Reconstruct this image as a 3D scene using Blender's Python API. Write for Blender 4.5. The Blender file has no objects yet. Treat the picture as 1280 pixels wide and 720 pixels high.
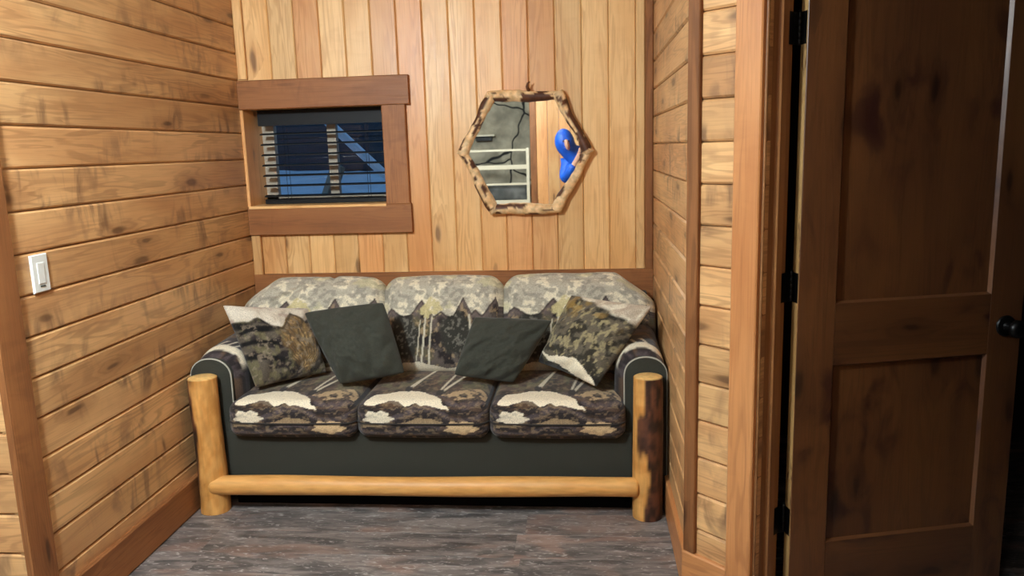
import bpy, bmesh, math, random
import numpy as np
from mathutils import Vector, Matrix

random.seed(11)
SC = bpy.context.scene
COL = SC.collection
PI = math.pi


def lin(c):
    return tuple(((v / 255) / 12.92 if v / 255 <= .04045 else ((v / 255 + .055) / 1.055) ** 2.4) for v in c)


# ------------------------------------------------------------------ noise (numpy)
def _h(ix, iy, s):
    n = (ix.astype(np.int64) * 374761393 + iy.astype(np.int64) * 668265263 + s * 974634777) & 0x7fffffff
    n = ((n ^ (n >> 13)) * 1274126177) & 0x7fffffff
    n = n ^ (n >> 16)
    return (n & 0xffff) / 65535.0


def vnoise(x, y, s=0):
    x = np.asarray(x, float); y = np.asarray(y, float)
    ix = np.floor(x); iy = np.floor(y)
    fx = x - ix; fy = y - iy
    fx = fx * fx * (3 - 2 * fx); fy = fy * fy * (3 - 2 * fy)
    a = _h(ix, iy, s); b = _h(ix + 1, iy, s); c = _h(ix, iy + 1, s); d = _h(ix + 1, iy + 1, s)
    return (a * (1 - fx) + b * fx) * (1 - fy) + (c * (1 - fx) + d * fx) * fy


def fbm(x, y, s=0, o=4):
    t = 0; a = .5; n = 0
    for i in range(o):
        t = t + a * vnoise(x * 2 ** i, y * 2 ** i, s + 17 * i); n += a; a *= .5
    return t / n


def smooth(a, b, x):
    t = np.clip((x - a) / (b - a), 0, 1)
    return t * t * (3 - 2 * t)


def inpoly(x, y, poly):
    r = np.zeros(x.shape, bool)
    n = len(poly)
    for i in range(n):
        x1, y1 = poly[i]; x2, y2 = poly[(i + 1) % n]
        if y1 == y2:
            continue
        c = ((y1 > y) != (y2 > y)) & (x < (x2 - x1) * (y - y1) / (y2 - y1) + x1)
        r ^= c
    return r


def segd(x, y, a, b):
    ax, ay = a; bx, by = b
    dx, dy = bx - ax, by - ay
    t = np.clip(((x - ax) * dx + (y - ay) * dy) / (dx * dx + dy * dy), 0, 1)
    return np.hypot(x - ax - t * dx, y - ay - t * dy)


# ------------------------------------------------------------------ mesh builder
class MB:
    def __init__(self):
        self.v = []; self.f = []; self.uv = []; self.vc = []

    def add(self, verts, faces, uvs=None, col=(1, 1, 1)):
        o = len(self.v)
        self.v += [tuple(map(float, p)) for p in verts]
        if len(col) and not hasattr(col[0], '__len__'):
            self.vc += [(col[0], col[1], col[2], 1.0)] * len(verts)
        else:
            self.vc += [(c[0], c[1], c[2], 1.0) for c in col]
        for i, f in enumerate(faces):
            self.f.append(tuple(o + k for k in f))
            self.uv.append(uvs[i] if uvs else [(0, 0)] * len(f))
        return self

    # board: o corner, U length vector, V width vector, N thickness vector (front is o+N)
    def board(self, o, U, V, N, c=.004, tint=None, cu=0.0):
        o = Vector(o); U = Vector(U); V = Vector(V); N = Vector(N)
        L = U.length; W = V.length; T = N.length
        u = U / L; v = V / W; n = N / T
        c = min(c, W * .45, T * .9)
        prof = [(0, 0), (0, T - c), (c, T), (W - c, T), (W, T - c), (W, 0)]
        per = [0]
        for i in range(5):
            per.append(per[-1] + math.hypot(prof[i + 1][0] - prof[i][0], prof[i + 1][1] - prof[i][1]))
        vs = []
        for a in (0, L):
            for k, (p, q) in enumerate(prof):
                aa = a
                if cu and k in (2, 3):
                    aa = a + (cu if a == 0 else -cu)
                vs.append(o + u * aa + v * p + n * q)
        ru = random.uniform(0, 60); rv = random.uniform(0, 60)
        fs = []; uvs = []
        for i in range(5):
            fs.append((i, i + 6, i + 7, i + 1))
            uvs.append([(ru, rv + per[i]), (ru + L, rv + per[i]), (ru + L, rv + per[i + 1]), (ru, rv + per[i + 1])])
        fs.append((0, 1, 2, 3, 4, 5)); uvs.append([(ru + q * .3, rv + p) for p, q in prof])
        fs.append((11, 10, 9, 8, 7, 6)); uvs.append([(ru + q * .3, rv + p) for p, q in reversed(prof)])
        fs.append((0, 5, 11, 6)); uvs.append([(ru, rv), (ru, rv + W), (ru + L, rv + W), (ru + L, rv)])
        if tint is None:
            tint = random.uniform(.86, 1.12)
        # orientation
        if u.cross(v).dot(n) < 0:
            fs = [tuple(reversed(f)) for f in fs]; uvs = [list(reversed(q)) for q in uvs]
        self.add(vs, fs, uvs, (tint, random.random(), random.random()))
        return self

    def box(self, a, b, tint=1.0, c=.002):
        a = Vector((min(a[0], b[0]), min(a[1], b[1]), min(a[2], b[2]))); d = Vector(b) - a
        b_ = Vector((max(a[0], b[0]), max(a[1], b[1]), max(a[2], b[2])))
        return self
    
    def cuboid(self, a, b, c=.002, tint=1.0):
        lo = [min(a[i], b[i]) for i in range(3)]; hi = [max(a[i], b[i]) for i in range(3)]
        d = [hi[i] - lo[i] for i in range(3)]
        ax = d.index(max(d)); rest = [i for i in range(3) if i != ax]
        rest.sort(key=lambda i: -d[i])
        E = [Vector((1, 0, 0)), Vector((0, 1, 0)), Vector((0, 0, 1))]
        return self.board(lo, E[ax] * d[ax], E[rest[0]] * d[rest[0]], E[rest[1]] * d[rest[1]], c, tint)

    # tube along points with radii; colf(t, ang)->color
    def tube(self, pts, rad, seg=12, caps=True, colf=None, jit=None, capcol=None, dome=0.0):
        pts = [Vector(p) for p in pts]; n = len(pts)
        if not hasattr(rad, '__len__'):
            rad = [rad] * n
        t0 = (pts[1] - pts[0]).normalized()
        ref = Vector((0, 0, 1)) if abs(t0.z) < .9 else Vector((1, 0, 0))
        a = (ref - t0 * ref.dot(t0)).normalized()
        vs = []; cs = []; fs = []; uvs = []
        d = 0
        ds = []
        for i, p in enumerate(pts):
            t = ((pts[min(i + 1, n - 1)] - pts[max(i - 1, 0)])).normalized()
            a = (a - t * a.dot(t)).normalized(); b = t.cross(a)
            if i: d += (p - pts[i - 1]).length
            ds.append(d)
            for k in range(seg):
                an = 2 * PI * k / seg
                r = rad[i] * (1 + (jit(i / (n - 1), an) if jit else 0))
                vs.append(p + a * (math.cos(an) * r) + b * (math.sin(an) * r))
                cs.append(colf(i / (n - 1), an) if colf else (1, 1, 1))
        for i in range(n - 1):
            for k in range(seg):
                k2 = (k + 1) % seg
                fs.append((i * seg + k, i * seg + k2, (i + 1) * seg + k2, (i + 1) * seg + k))
                w = 2 * PI * rad[i] / seg
                uvs.append([(ds[i], k * w), (ds[i], (k + 1) * w), (ds[i + 1], (k + 1) * w), (ds[i + 1], k * w)])
        if caps:
            for e, (i, sgn) in enumerate(((0, -1), (n - 1, 1))):
                t = (pts[1] - pts[0]).normalized() if i == 0 else (pts[-1] - pts[-2]).normalized()
                base = len(vs)
                for k in range(seg):
                    vs.append(vs[i * seg + k] + t * (sgn * dome * .6) - (vs[i * seg + k] - pts[i]) * .12)
                    cs.append(capcol or cs[i * seg + k])
                vs.append(pts[i] + t * (sgn * dome)); cs.append(capcol or cs[i * seg])
                for k in range(seg):
                    k2 = (k + 1) % seg
                    q = (i * seg + k, base + k, base + k2, i * seg + k2)
                    tr = (base + k, base + seg, base + k2)
                    if sgn < 0:
                        q = tuple(reversed(q)) if False else (i * seg + k2, base + k2, base + k, i * seg + k)[::-1][::-1]
                        fs.append((i * seg + k, base + k, base + k2, i * seg + k2)); fs.append(tr)
                    else:
                        fs.append((i * seg + k2, base + k2, base + k, i * seg + k)); fs.append(tr[::-1])
                    uvs.append([(0, 0)] * 4); uvs.append([(0, 0)] * 3)
        self.add(vs, fs, uvs, cs)
        return self

    # lathe around local axis: list of (r, h)
    def lathe(self, c, axis, prof, seg=24, col=(1, 1, 1)):
        c = Vector(c); t = Vector(axis).normalized()
        ref = Vector((0, 0, 1)) if abs(t.z) < .9 else Vector((1, 0, 0))
        a = (ref - t * ref.dot(t)).normalized(); b = t.cross(a)
        vs = []; fs = []
        for r, h in prof:
            for k in range(seg):
                an = 2 * PI * k / seg
                vs.append(c + t * h + a * (r * math.cos(an)) + b * (r * math.sin(an)))
        for i in range(len(prof) - 1):
            for k in range(seg):
                k2 = (k + 1) % seg
                fs.append((i * seg + k, i * seg + k2, (i + 1) * seg + k2, (i + 1) * seg + k))
        fs.append(tuple(range(seg))[::-1]); fs.append(tuple((len(prof) - 1) * seg + k for k in range(seg)))
        return self.add(vs, fs, None, col)

    def build(self, name, mat, smooth_=False, off=(0, 0, 0), angle=None):
        me = bpy.data.meshes.new(name)
        off = Vector(off)
        me.from_pydata([tuple(Vector(p) - off) for p in self.v], [], self.f)
        uvl = me.uv_layers.new(name='UVMap')
        flat = [c for f in self.uv for p in f for c in p]
        if len(flat) == 2 * len(me.loops):
            uvl.data.foreach_set('uv', flat)
        ca = me.color_attributes.new('Col', 'FLOAT_COLOR', 'POINT')
        ca.data.foreach_set('color', [c for q in self.vc for c in q])
        me.materials.append(mat)
        if smooth_:
            me.polygons.foreach_set('use_smooth', [True] * len(me.polygons))
            if angle:
                me.set_sharp_from_angle(angle=math.radians(angle))
        me.update()
        return me


def worldloc(o):
    l = Vector((0, 0, 0))
    while o is not None:
        l += o.location; o = o.parent
    return l


def tag(o, label, cat, group=None, kind=None):
    o['label'] = label; o['category'] = cat
    if group: o['group'] = group
    if kind: o['kind'] = kind
    return o


def thing(name, label, cat, loc, group=None):
    o = bpy.data.objects.new(name, None); COL.objects.link(o); o.location = loc
    o.empty_display_size = .1
    return tag(o, label, cat, group)


def obj(name, mb, mat, parent=None, smooth_=False, angle=None, loc=None):
    if parent is None:
        off = Vector(loc) if loc is not None else Vector((0, 0, 0))
        o = bpy.data.objects.new(name, mb.build(name, mat, smooth_, off, angle)); o.location = off
    else:
        off = worldloc(parent) + (Vector(loc) if loc is not None else Vector((0, 0, 0)))
        o = bpy.data.objects.new(name, mb.build(name, mat, smooth_, off, angle))
        o.parent = parent
        if loc is not None: o.location = loc
    COL.objects.link(o)
    return o


def struct(name, mb, mat, label, cat, loc=None):
    o = obj(name, mb, mat, loc=loc)
    return tag(o, label, cat, kind='structure')


# ------------------------------------------------------------------ materials
class NT:
    def __init__(self, name):
        self.m = bpy.data.materials.new(name); self.m.use_nodes = True
        self.t = self.m.node_tree; self.b = self.t.nodes['Principled BSDF']

    def n(self, typ, **kw):
        x = self.t.nodes.new('ShaderNode' + typ)
        for k, v in kw.items():
            if k.startswith('i_'):
                x.inputs[k[2:].replace('_', ' ')].default_value = v
            else:
                setattr(x, k, v)
        return x

    def l(self, a, b):
        self.t.links.new(a, b)

    def math(self, op, a, b=None, c=None):
        x = self.n('Math', operation=op)
        for i, q in enumerate((a, b, c)):
            if q is None: continue
            if isinstance(q, (int, float)): x.inputs[i].default_value = q
            else: self.l(q, x.inputs[i])
        return x.outputs[0]

    def ramp(self, fac, a, b, lo=0., hi=1.):
        x = self.n('MapRange', interpolation_type='SMOOTHSTEP')
        self.l(fac, x.inputs['Value'])
        x.inputs['From Min'].default_value = a; x.inputs['From Max'].default_value = b
        x.inputs['To Min'].default_value = lo; x.inputs['To Max'].default_value = hi
        return x.outputs['Result']

    def mix(self, fac, a, b, mode='MIX'):
        x = self.n('Mix', data_type='RGBA', blend_type=mode, clamp_factor=True)
        if isinstance(fac, (int, float)): x.inputs[0].default_value = fac
        else: self.l(fac, x.inputs[0])
        for i, q in ((6, a), (7, b)):
            if isinstance(q, tuple): x.inputs[i].default_value = (*q[:3], 1)
            else: self.l(q, x.inputs[i])
        return x.outputs[2]

    def noise(self, vec, scale=1, detail=2, dist=0., dim='3D'):
        x = self.n('TexNoise', noise_dimensions=dim)
        x.inputs['Scale'].default_value = scale; x.inputs['Detail'].default_value = detail
        x.inputs['Distortion'].default_value = dist
        self.l(vec, x.inputs['Vector'])
        return x.outputs['Fac']

    def mapv(self, vec, sc, loc=(0, 0, 0)):
        x = self.n('Mapping'); x.inputs['Scale'].default_value = sc; x.inputs['Location'].default_value = loc
        self.l(vec, x.inputs['Vector'])
        return x.outputs[0]


def wood(name, base, dark, light, knot, rough=.45, smscale=(17, 5, 1), ringamt=.5, knots=.5, smudge=.4, smudgecol=None, streak=.35, spec=.5, tintamt=1.0, coat=0.0, hue=None):
    N = NT(name)
    base, dark, light, knot = [lin(c) for c in (base, dark, light, knot)]
    uv = N.n('UVMap', uv_map='UVMap').outputs[0]
    at = N.n('Attribute', attribute_name='Col'); sep = N.n('SeparateColor'); N.l(at.outputs['Color'], sep.inputs[0])
    # knots
    kv = N.mapv(uv, (2.6, 8.5, 1))
    kw = N.n('TexNoise'); kw.inputs['Scale'].default_value = 2.; N.l(kv, kw.inputs['Vector'])
    va = N.n('VectorMath', operation='MULTIPLY_ADD'); N.l(kw.outputs['Color'], va.inputs[0]); va.inputs[1].default_value = (.25, .25, 0); N.l(kv, va.inputs[2])
    vo = N.n('TexVoronoi', voronoi_dimensions='2D', feature='F1'); vo.inputs['Scale'].default_value = 1.; N.l(va.outputs[0], vo.inputs['Vector'])
    sc = N.n('SeparateColor'); N.l(vo.outputs['Color'], sc.inputs[0])
    pres = N.ramp(sc.outputs[0], 1 - knots - .02, 1 - knots + .02)
    d = vo.outputs['Distance']
    sz = N.math('MULTIPLY_ADD', sc.outputs[1], .10, .10)
    dn = N.math('DIVIDE', d, sz)
    km = N.math('MULTIPLY', N.ramp(dn, 1.0, .35), pres)
    halo = N.math('MULTIPLY', N.ramp(dn, 3.2, .6), pres)
    # grain
    g1 = N.noise(N.mapv(uv, (1.1, 13, 1)), 1, 3, .5)
    ph = N.math('ADD', N.math('MULTIPLY', g1, 55.), N.math('MULTIPLY', halo, 9.))
    ring = N.ramp(N.math('SINE', ph), -.2, 1.0)
    ringm = N.math('MULTIPLY', ring, N.ramp(N.noise(N.mapv(uv, (.9, 9, 1), (7, 3, 0)), 1, 2), .3, .65))
    st = N.noise(N.mapv(uv, (5, 210, 1)), 1, 3)
    big = N.noise(N.mapv(uv, (1.3, 5, 1), (31, 9, 0)), 1, 3, .4)
    c = N.mix(N.ramp(big, .33, .68), base, light)
    c = N.mix(N.math('MULTIPLY', ringm, ringamt), c, dark)
    c = N.mix(N.math('MULTIPLY', N.ramp(st, .45, .75), streak), c, dark)
    sm = N.noise(N.mapv(uv, smscale), 1, 4, 1.2)
    smm = N.noise(N.mapv(uv, (2.2, 4.5, 1), (3, 77, 0)), 1, 2)
    smf = N.math('MULTIPLY', N.ramp(sm, .44, .70), N.ramp(smm, .44, .66))
    c = N.mix(N.math('MULTIPLY', smf, smudge), c, lin(smudgecol) if smudgecol else dark)
    c = N.mix(N.math('MULTIPLY', halo, .35), c, dark)
    c = N.mix(N.math('MULTIPLY', km, .7), c, knot)
    if hue:
        c = N.mix(N.ramp(sep.outputs[1], .45, 1.0, 0, .75), c, lin(hue), 'MULTIPLY')
    hv = N.n('HueSaturation'); N.l(c, hv.inputs['Color'])
    N.l(N.math('MULTIPLY_ADD', N.math('SUBTRACT', sep.outputs[0], 1.), tintamt, 1.), hv.inputs['Value'])
    N.l(hv.outputs[0], N.b.inputs['Base Color'])
    N.l(N.math('MULTIPLY_ADD', st, .2, rough - .1), N.b.inputs['Roughness'])
    N.b.inputs['Specular IOR Level'].default_value = spec
    if coat:
        N.b.inputs['Coat Weight'].default_value = coat; N.b.inputs['Coat Roughness'].default_value = .2
    bp = N.n('Bump'); bp.inputs['Strength'].default_value = .12; bp.inputs['Distance'].default_value = .002
    N.l(N.math('ADD', st, N.math('MULTIPLY', ring, .4)), bp.inputs['Height']); N.l(bp.outputs[0], N.b.inputs['Normal'])
    return N.m


def vcolmat(name, rough=.8, sheen=0., nscale=60, namt=.2, spec=.3, bump=.1, aniso=(1, 1, 1), bdist=.002):
    N = NT(name)
    at = N.n('Attribute', attribute_name='Col').outputs['Color']
    oc = N.n('TexCoord').outputs['Object']
    ns = N.noise(N.mapv(oc, aniso), nscale, 4)
    k = N.ramp(ns, .25, .75, 1 - namt, 1 + namt)
    h = N.n('HueSaturation'); N.l(at, h.inputs['Color']); N.l(k, h.inputs['Value'])
    N.l(h.outputs[0], N.b.inputs['Base Color'])
    N.b.inputs['Roughness'].default_value = rough; N.b.inputs['Specular IOR Level'].default_value = spec
    N.b.inputs['Sheen Weight'].default_value = sheen
    bp = N.n('Bump'); bp.inputs['Strength'].default_value = bump; bp.inputs['Distance'].default_value = bdist
    N.l(ns, bp.inputs['Height']); N.l(bp.outputs[0], N.b.inputs['Normal'])
    return N.m


def plain(name, col, rough=.5, metal=0., nscale=40, namt=.1, spec=.5, bump=.05, sheen=0., col2=None, aniso=(1, 1, 1)):
    N = NT(name)
    oc = N.n('TexCoord').outputs['Object']
    ns = N.noise(N.mapv(oc, aniso), nscale, 4)
    c = lin(col); c2 = lin(col2) if col2 else tuple(v * (1 - namt) for v in c)
    N.l(N.mix(N.ramp(ns, .3, .7), c, c2), N.b.inputs['Base Color'])
    N.b.inputs['Roughness'].default_value = rough; N.b.inputs['Metallic'].default_value = metal
    N.b.inputs['Specular IOR Level'].default_value = spec; N.b.inputs['Sheen Weight'].default_value = sheen
    bp = N.n('Bump'); bp.inputs['Strength'].default_value = bump; bp.inputs['Distance'].default_value = .002
    N.l(ns, bp.inputs['Height']); N.l(bp.outputs[0], N.b.inputs['Normal'])
    return N.m


M = {}
M['brown_plank'] = wood('stained_plank', (200, 150, 99), (134, 91, 56), (226, 180, 124), (82, 52, 34), rough=.4, smscale=(11, 4, 1), ringamt=.4, knots=.3, smudge=.85, smudgecol=(112, 80, 58), streak=.22, hue=(236, 226, 222))
M['pale_plank'] = M['brown_plank']
M['cedar'] = wood('natural_plank', (224, 173, 110), (186, 128, 72), (238, 196, 136), (92, 58, 36), rough=.4, ringamt=.45, knots=.16, smudge=.12, streak=.3, hue=(246, 214, 196))
M['trim'] = wood('brown_trim', (142, 90, 52), (94, 57, 32), (164, 108, 64), (60, 34, 22), rough=.5, spec=.3, ringamt=.4, knots=.18, smudge=.3, streak=.3)
M['casing'] = wood('casing_wood', (178, 116, 68), (138, 84, 46), (198, 138, 86), (80, 46, 26), rough=.4, ringamt=.4, knots=.12, smudge=.2, streak=.3)
M['dark_wood'] = wood('dark_stained_alder', (78, 47, 26), (48, 27, 15), (94, 58, 30), (26, 14, 9), rough=.36, smscale=(6, 11, 1), ringamt=.25, knots=.22, smudge=.95, smudgecol=(44, 20, 16), streak=.2)
M['edge'] = wood('raw_edge_wood', (156, 116, 66), (90, 54, 30), (172, 136, 84), (46, 24, 14), rough=.6, smscale=(14, 60, 1), ringamt=.2, knots=.2, smudge=.95, smudgecol=(70, 34, 20), streak=.2)
M['jamb'] = wood('jamb_wood', (132, 88, 52), (96, 60, 34), (150, 104, 62), (60, 34, 20), rough=.4, ringamt=.4, knots=.1, smudge=.2, streak=.3)
M['ceil'] = wood('whitewashed_board', (232, 230, 224), (222, 218, 210), (236, 234, 230), (200, 190, 178), rough=.5, ringamt=.3, knots=.06, smudge=.1, streak=.2)
M['log'] = vcolmat('peeled_log', rough=.5, nscale=9, namt=.16, spec=.4, bump=.25, aniso=(6, 6, 1), bdist=.004)
M['raillog'] = vcolmat('peeled_rail', rough=.45, nscale=9, namt=.14, spec=.4, bump=.2, aniso=(1, 6, 6), bdist=.003)
M['frame_log'] = vcolmat('barked_branch', rough=.55, nscale=45, namt=.22, spec=.35, bump=.35, bdist=.004)
M['print'] = vcolmat('printed_tapestry', rough=.9, sheen=.15, nscale=260, namt=.25, spec=.15, bump=.2, bdist=.001)
M['green'] = plain('dark_green_canvas', (57, 57, 50), rough=.92, nscale=350, namt=.25, spec=.15, bump=.3, sheen=.1)
M['pillowgreen'] = plain('green_canvas_pillow', (61, 62, 54), rough=.92, nscale=300, namt=.25, spec=.15, bump=.3, sheen=.12)
M['piping'] = plain('cream_piping', (176, 172, 158), rough=.8, nscale=200, namt=.2)
M['darkpiping'] = plain('dark_piping', (46, 42, 40), rough=.9, nscale=200, namt=.3)
M['black'] = plain('black_cloth', (10, 10, 10), rough=.95, spec=.1)
M['blackmetal'] = plain('black_iron', (14, 13, 13), rough=.38, metal=.6, spec=.5)
M['blind'] = plain('black_slat', (11, 11, 13), rough=.55, spec=.3, nscale=12, namt=.2, aniso=(1, 20, 20))
M['white'] = plain('white_plastic', (232, 236, 230), rough=.35, namt=.03)
M['vinyl'] = plain('white_vinyl', (178, 168, 150), rough=.5, namt=.05)
M['slot'] = plain('dark_slot', (70, 74, 70), rough=.5)
M['snow'] = plain('snow', (226, 234, 244), rough=.85, nscale=6, namt=.12, bump=.4)
M['siding'] = plain('dark_siding', (44, 50, 60), rough=.7, nscale=5, namt=.3, aniso=(1, 1, 8))
M['beam'] = plain('weathered_beam', (140, 128, 110), rough=.7, nscale=14, namt=.3)
M['cream'] = plain('cream_paint', (226, 216, 188), rough=.4, nscale=20, namt=.06)
M['bedding'] = plain('grey_bedding', (112, 112, 108), rough=.9, nscale=9, col2=(70, 72, 70))
M['blue'] = plain('blue_jacket', (16, 92, 200), rough=.55, nscale=16, col2=(10, 70, 170), bump=.4)
M['pants'] = plain('dark_denim', (36, 42, 58), rough=.9, nscale=120, namt=.2)
M['skin'] = plain('skin', (208, 158, 130), rough=.55, nscale=30, namt=.06)
M['shoe'] = plain('shoe_leather', (46, 36, 30), rough=.6)
M['phone'] = plain('phone_case', (24, 24, 26), rough=.3)
M['eye'] = plain('eye', (40, 30, 26), rough=.2)
M['lip'] = plain('lip', (170, 96, 88), rough=.5)
M['darkwall'] = plain('shade_brown_wall', (58, 44, 32), rough=.8, nscale=4, namt=.2)  # dark brown stands in for the lack of light beyond the doorway


def floor_mat():
    N = NT('dark_vinyl_plank')
    uv = N.n('UVMap', uv_map='UVMap').outputs[0]
    at = N.n('Attribute', attribute_name='Col'); sep = N.n('SeparateColor'); N.l(at.outputs['Color'], sep.inputs[0])
    a = N.noise(N.mapv(uv, (3.2, 14, 1)), 1, 6, 1.2)
    b = N.noise(N.mapv(uv, (14, 80, 1)), 1, 5, 1.2)
    g = N.noise(N.mapv(uv, (2.6, 7, 1), (9, 5, 0)), 1, 5, .8)
    w = N.noise(N.mapv(uv, (22, 70, 1), (3, 45, 0)), 1, 4, 1.5)
    c = N.mix(N.ramp(a, .36, .66), lin((82, 77, 75)), lin((138, 128, 122)))
    c = N.mix(N.math('MULTIPLY', N.ramp(b, .48, .7), .55), c, lin((58, 53, 51)))
    c = N.mix(N.math('MULTIPLY', N.ramp(g, .50, .66), .5), c, lin((156, 124, 108)))
    c = N.mix(N.math('MULTIPLY', N.ramp(w, .56, .70), .7), c, lin((190, 184, 178)))
    hv = N.n('HueSaturation'); N.l(c, hv.inputs['Color']); N.l(sep.outputs[0], hv.inputs['Value'])
    N.l(hv.outputs[0], N.b.inputs['Base Color'])
    N.l(N.math('MULTIPLY_ADD', b, .2, .36), N.b.inputs['Roughness'])
    bp = N.n('Bump'); bp.inputs['Strength'].default_value = .25; bp.inputs['Distance'].default_value = .002
    N.l(b, bp.inputs['Height']); N.l(bp.outputs[0], N.b.inputs['Normal'])
    return N.m


def rock_mat():
    N = NT('grey_boulder')
    oc = N.n('TexCoord').outputs['Object']
    w = N.n('TexNoise'); w.inputs['Scale'].default_value = 2.2; N.l(oc, w.inputs['Vector'])
    va = N.n('VectorMath', operation='MULTIPLY_ADD'); N.l(w.outputs['Color'], va.inputs[0]); va.inputs[1].default_value = (.3, .3, .3); N.l(oc, va.inputs[2])
    vo = N.n('TexVoronoi', feature='DISTANCE_TO_EDGE'); vo.inputs['Scale'].default_value = 1.5; N.l(va.outputs[0], vo.inputs['Vector'])
    ns = N.noise(oc, 5, 5, .3)
    c = N.mix(N.ramp(ns, .3, .7), lin((190, 180, 156)), lin((136, 130, 112)))
    c = N.mix(N.ramp(vo.outputs['Distance'], .022, .008), c, lin((24, 23, 22)))
    N.l(c, N.b.inputs['Base Color']); N.b.inputs['Roughness'].default_value = .85
    bp = N.n('Bump'); bp.inputs['Strength'].default_value = .8; bp.inputs['Distance'].default_value = .03
    N.l(N.math('ADD', N.ramp(vo.outputs['Distance'], 0, .12), N.math('MULTIPLY', ns, .5)), bp.inputs['Height']); N.l(bp.outputs[0], N.b.inputs['Normal'])
    return N.m


def mirror_mat():
    N = NT('silvered_glass'); N.b.inputs['Base Color'].default_value = (.86, .88, .87, 1)
    N.b.inputs['Metallic'].default_value = 1.; N.b.inputs['Roughness'].default_value = .015
    return N.m


def glass_mat():
    N = NT('window_glass'); N.b.inputs['Base Color'].default_value = (.96, .98, 1, 1)
    N.b.inputs['Transmission Weight'].default_value = 1.; N.b.inputs['Roughness'].default_value = 0.; N.b.inputs['IOR'].default_value = 1.25
    return N.m


def lamp_mat():
    N = NT('lamp_diffuser'); N.b.inputs['Base Color'].default_value = (.9, .9, .88, 1)
    N.b.inputs['Emission Color'].default_value = (1, .95, .86, 1); N.b.inputs['Emission Strength'].default_value = 6
    return N.m


M['floor'] = floor_mat(); M['rock'] = rock_mat(); M['mirror'] = mirror_mat(); M['glass'] = glass_mat(); M['lamp'] = lamp_mat()

# ------------------------------------------------------------------ dimensions
XL, XR, D, YC, YL, CEIL = -1.70, .324, 3.85, 2.487, 2.045, 2.44
X, Y, Z = Vector((1, 0, 0)), Vector((0, 1, 0)), Vector((0, 0, 1))
S2 = math.sqrt(.5)
DG = Vector((S2, -S2, 0)); DN = Vector((S2, S2, 0))          # diagonal wall: along / into the wall
P0 = Vector((XR, YC, 0))


def dp(s, t, z=0.): return P0 + DG * s + DN * t + Z * z


SPLANK = .012
# floor
mb = MB()
y = -2.5; r = 0
while y < 4.0:
    x = -3.2 - random.uniform(0, 1.1)
    while x < 2.7:
        L = 1.22
        a, b = max(x, -3.2), min(x + L, 2.7)
        if b > a + .01:
            mb.board((a, y, -.02), X * (b - a), Y * .178, Z * .02, .0008, random.uniform(.82, 1.15))
        x += L
    y += .1784; r += 1
struct('floor', mb, M['floor'], 'dark grey-brown wood-look vinyl plank floor', 'floor')
# ceiling
mb = MB()
y = -2.5
while y < 4.0:
    mb.board((-3.2, y, CEIL + .02), X * 5.9, Y * .138, -Z * .02, .004); y += .14
struct('ceiling', mb, M['ceil'], 'white board ceiling above the alcove', 'ceiling')

# planks with horizontal grooves on a vertical plane: origin p (z=0), direction u, length, outward normal n
def hplanks(mb, p, u, L, n, z0, zmin, zmax, step=.128, th=.02):
    k = math.floor((zmin - z0) / step)
    z = z0 + k * step
    while z < zmax:
        a, b = max(z, zmin), min(z + step, zmax)
        if b - a > .004:
            mb.board(Vector(p) - n * th + Z * (a + .0015), u * L, Z * (b - a - .003), n * th, .0065)
        z += step


# left wall (faces +X), runs from back corner to the outside corner
mb = MB()
hplanks(mb, (XL, YL + .002, 0), Y, D - YL, X, .075, 0, CEIL)
mb.board((XL - .10, YL + .03, 0), Y * (D - YL), Z * CEIL, X * .08, .001)
struct('wall_left', mb, M['brown_plank'], 'brown stained wall of horizontal planks on the left of the sofa', 'wall')
# wall turning left, faces -Y
mb = MB()
hplanks(mb, (-3.2, YL, 0), X, 3.2 + XL - .001, -Y, .075, 0, CEIL)
mb.board((-3.2, YL + .10, 0), X * (3.2 + XL - .05), Z * CEIL, -Y * .08, .001)
struct('wall_front_left', mb, M['pale_plank'], 'plank wall turning away behind the corner board at far left', 'wall')
# back wall : vertical boards with a window opening
WX0, WX1, WZ0, WZ1 = -1.69, -.985, 1.245, 1.727
RAILZ = .90
mb = MB()
edges = [XL - .01, -1.655] + [-1.655 + .1265 * i for i in range(1, 16)] + [XR - .038, XR + .01]
for i in range(len(edges) - 1):
    a, b = edges[i] + .0008, edges[i + 1] - .0008
    ti = None
    parts = ((a, b, WZ1, CEIL), (a, b, RAILZ - .05, WZ0)) if b < WX1 + .02 else ((a, b, RAILZ - .05, CEIL),)
    if a < WX1 < b:
        parts = ((a, b, WZ1, CEIL), (a, b, RAILZ - .05, WZ0), (WX1 + .002, b, WZ0, WZ1))
    for xa, xb, za, zb in parts:
        mb.board((xa, D + .02, za), Z * (zb - za), X * (xb - xa), -Y * .02, .005, ti)
a = -1.022 + .0008
struct('wall_back', mb, M['cedar'], 'honey coloured back wall of vertical knotty boards', 'wall')
mb = MB()
mb.board((XL - .01, D + .02, 0), X * 2.04, Z * (RAILZ - .05), -Y * .02, .003)
# masonry-free core of the back wall around the opening
for (x0, x1, z0, z1) in ((XL - .1, XR + .14, 0, WZ0 - .02), (XL - .1, XR + .14, WZ1 + .02, CEIL), (WX1 + .02, XR + .14, WZ0 - .02, WZ1 + .02), (XL - .1, WX0 - .015, WZ0 - .02, WZ1 + .02)):
    mb.cuboid((x0, D + .021, z0), (x1, D + .24, z1), .001)
struct('wall_rear_core', mb, M['darkwall'], 'core of the back wall hidden behind its boards', 'wall')
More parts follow.
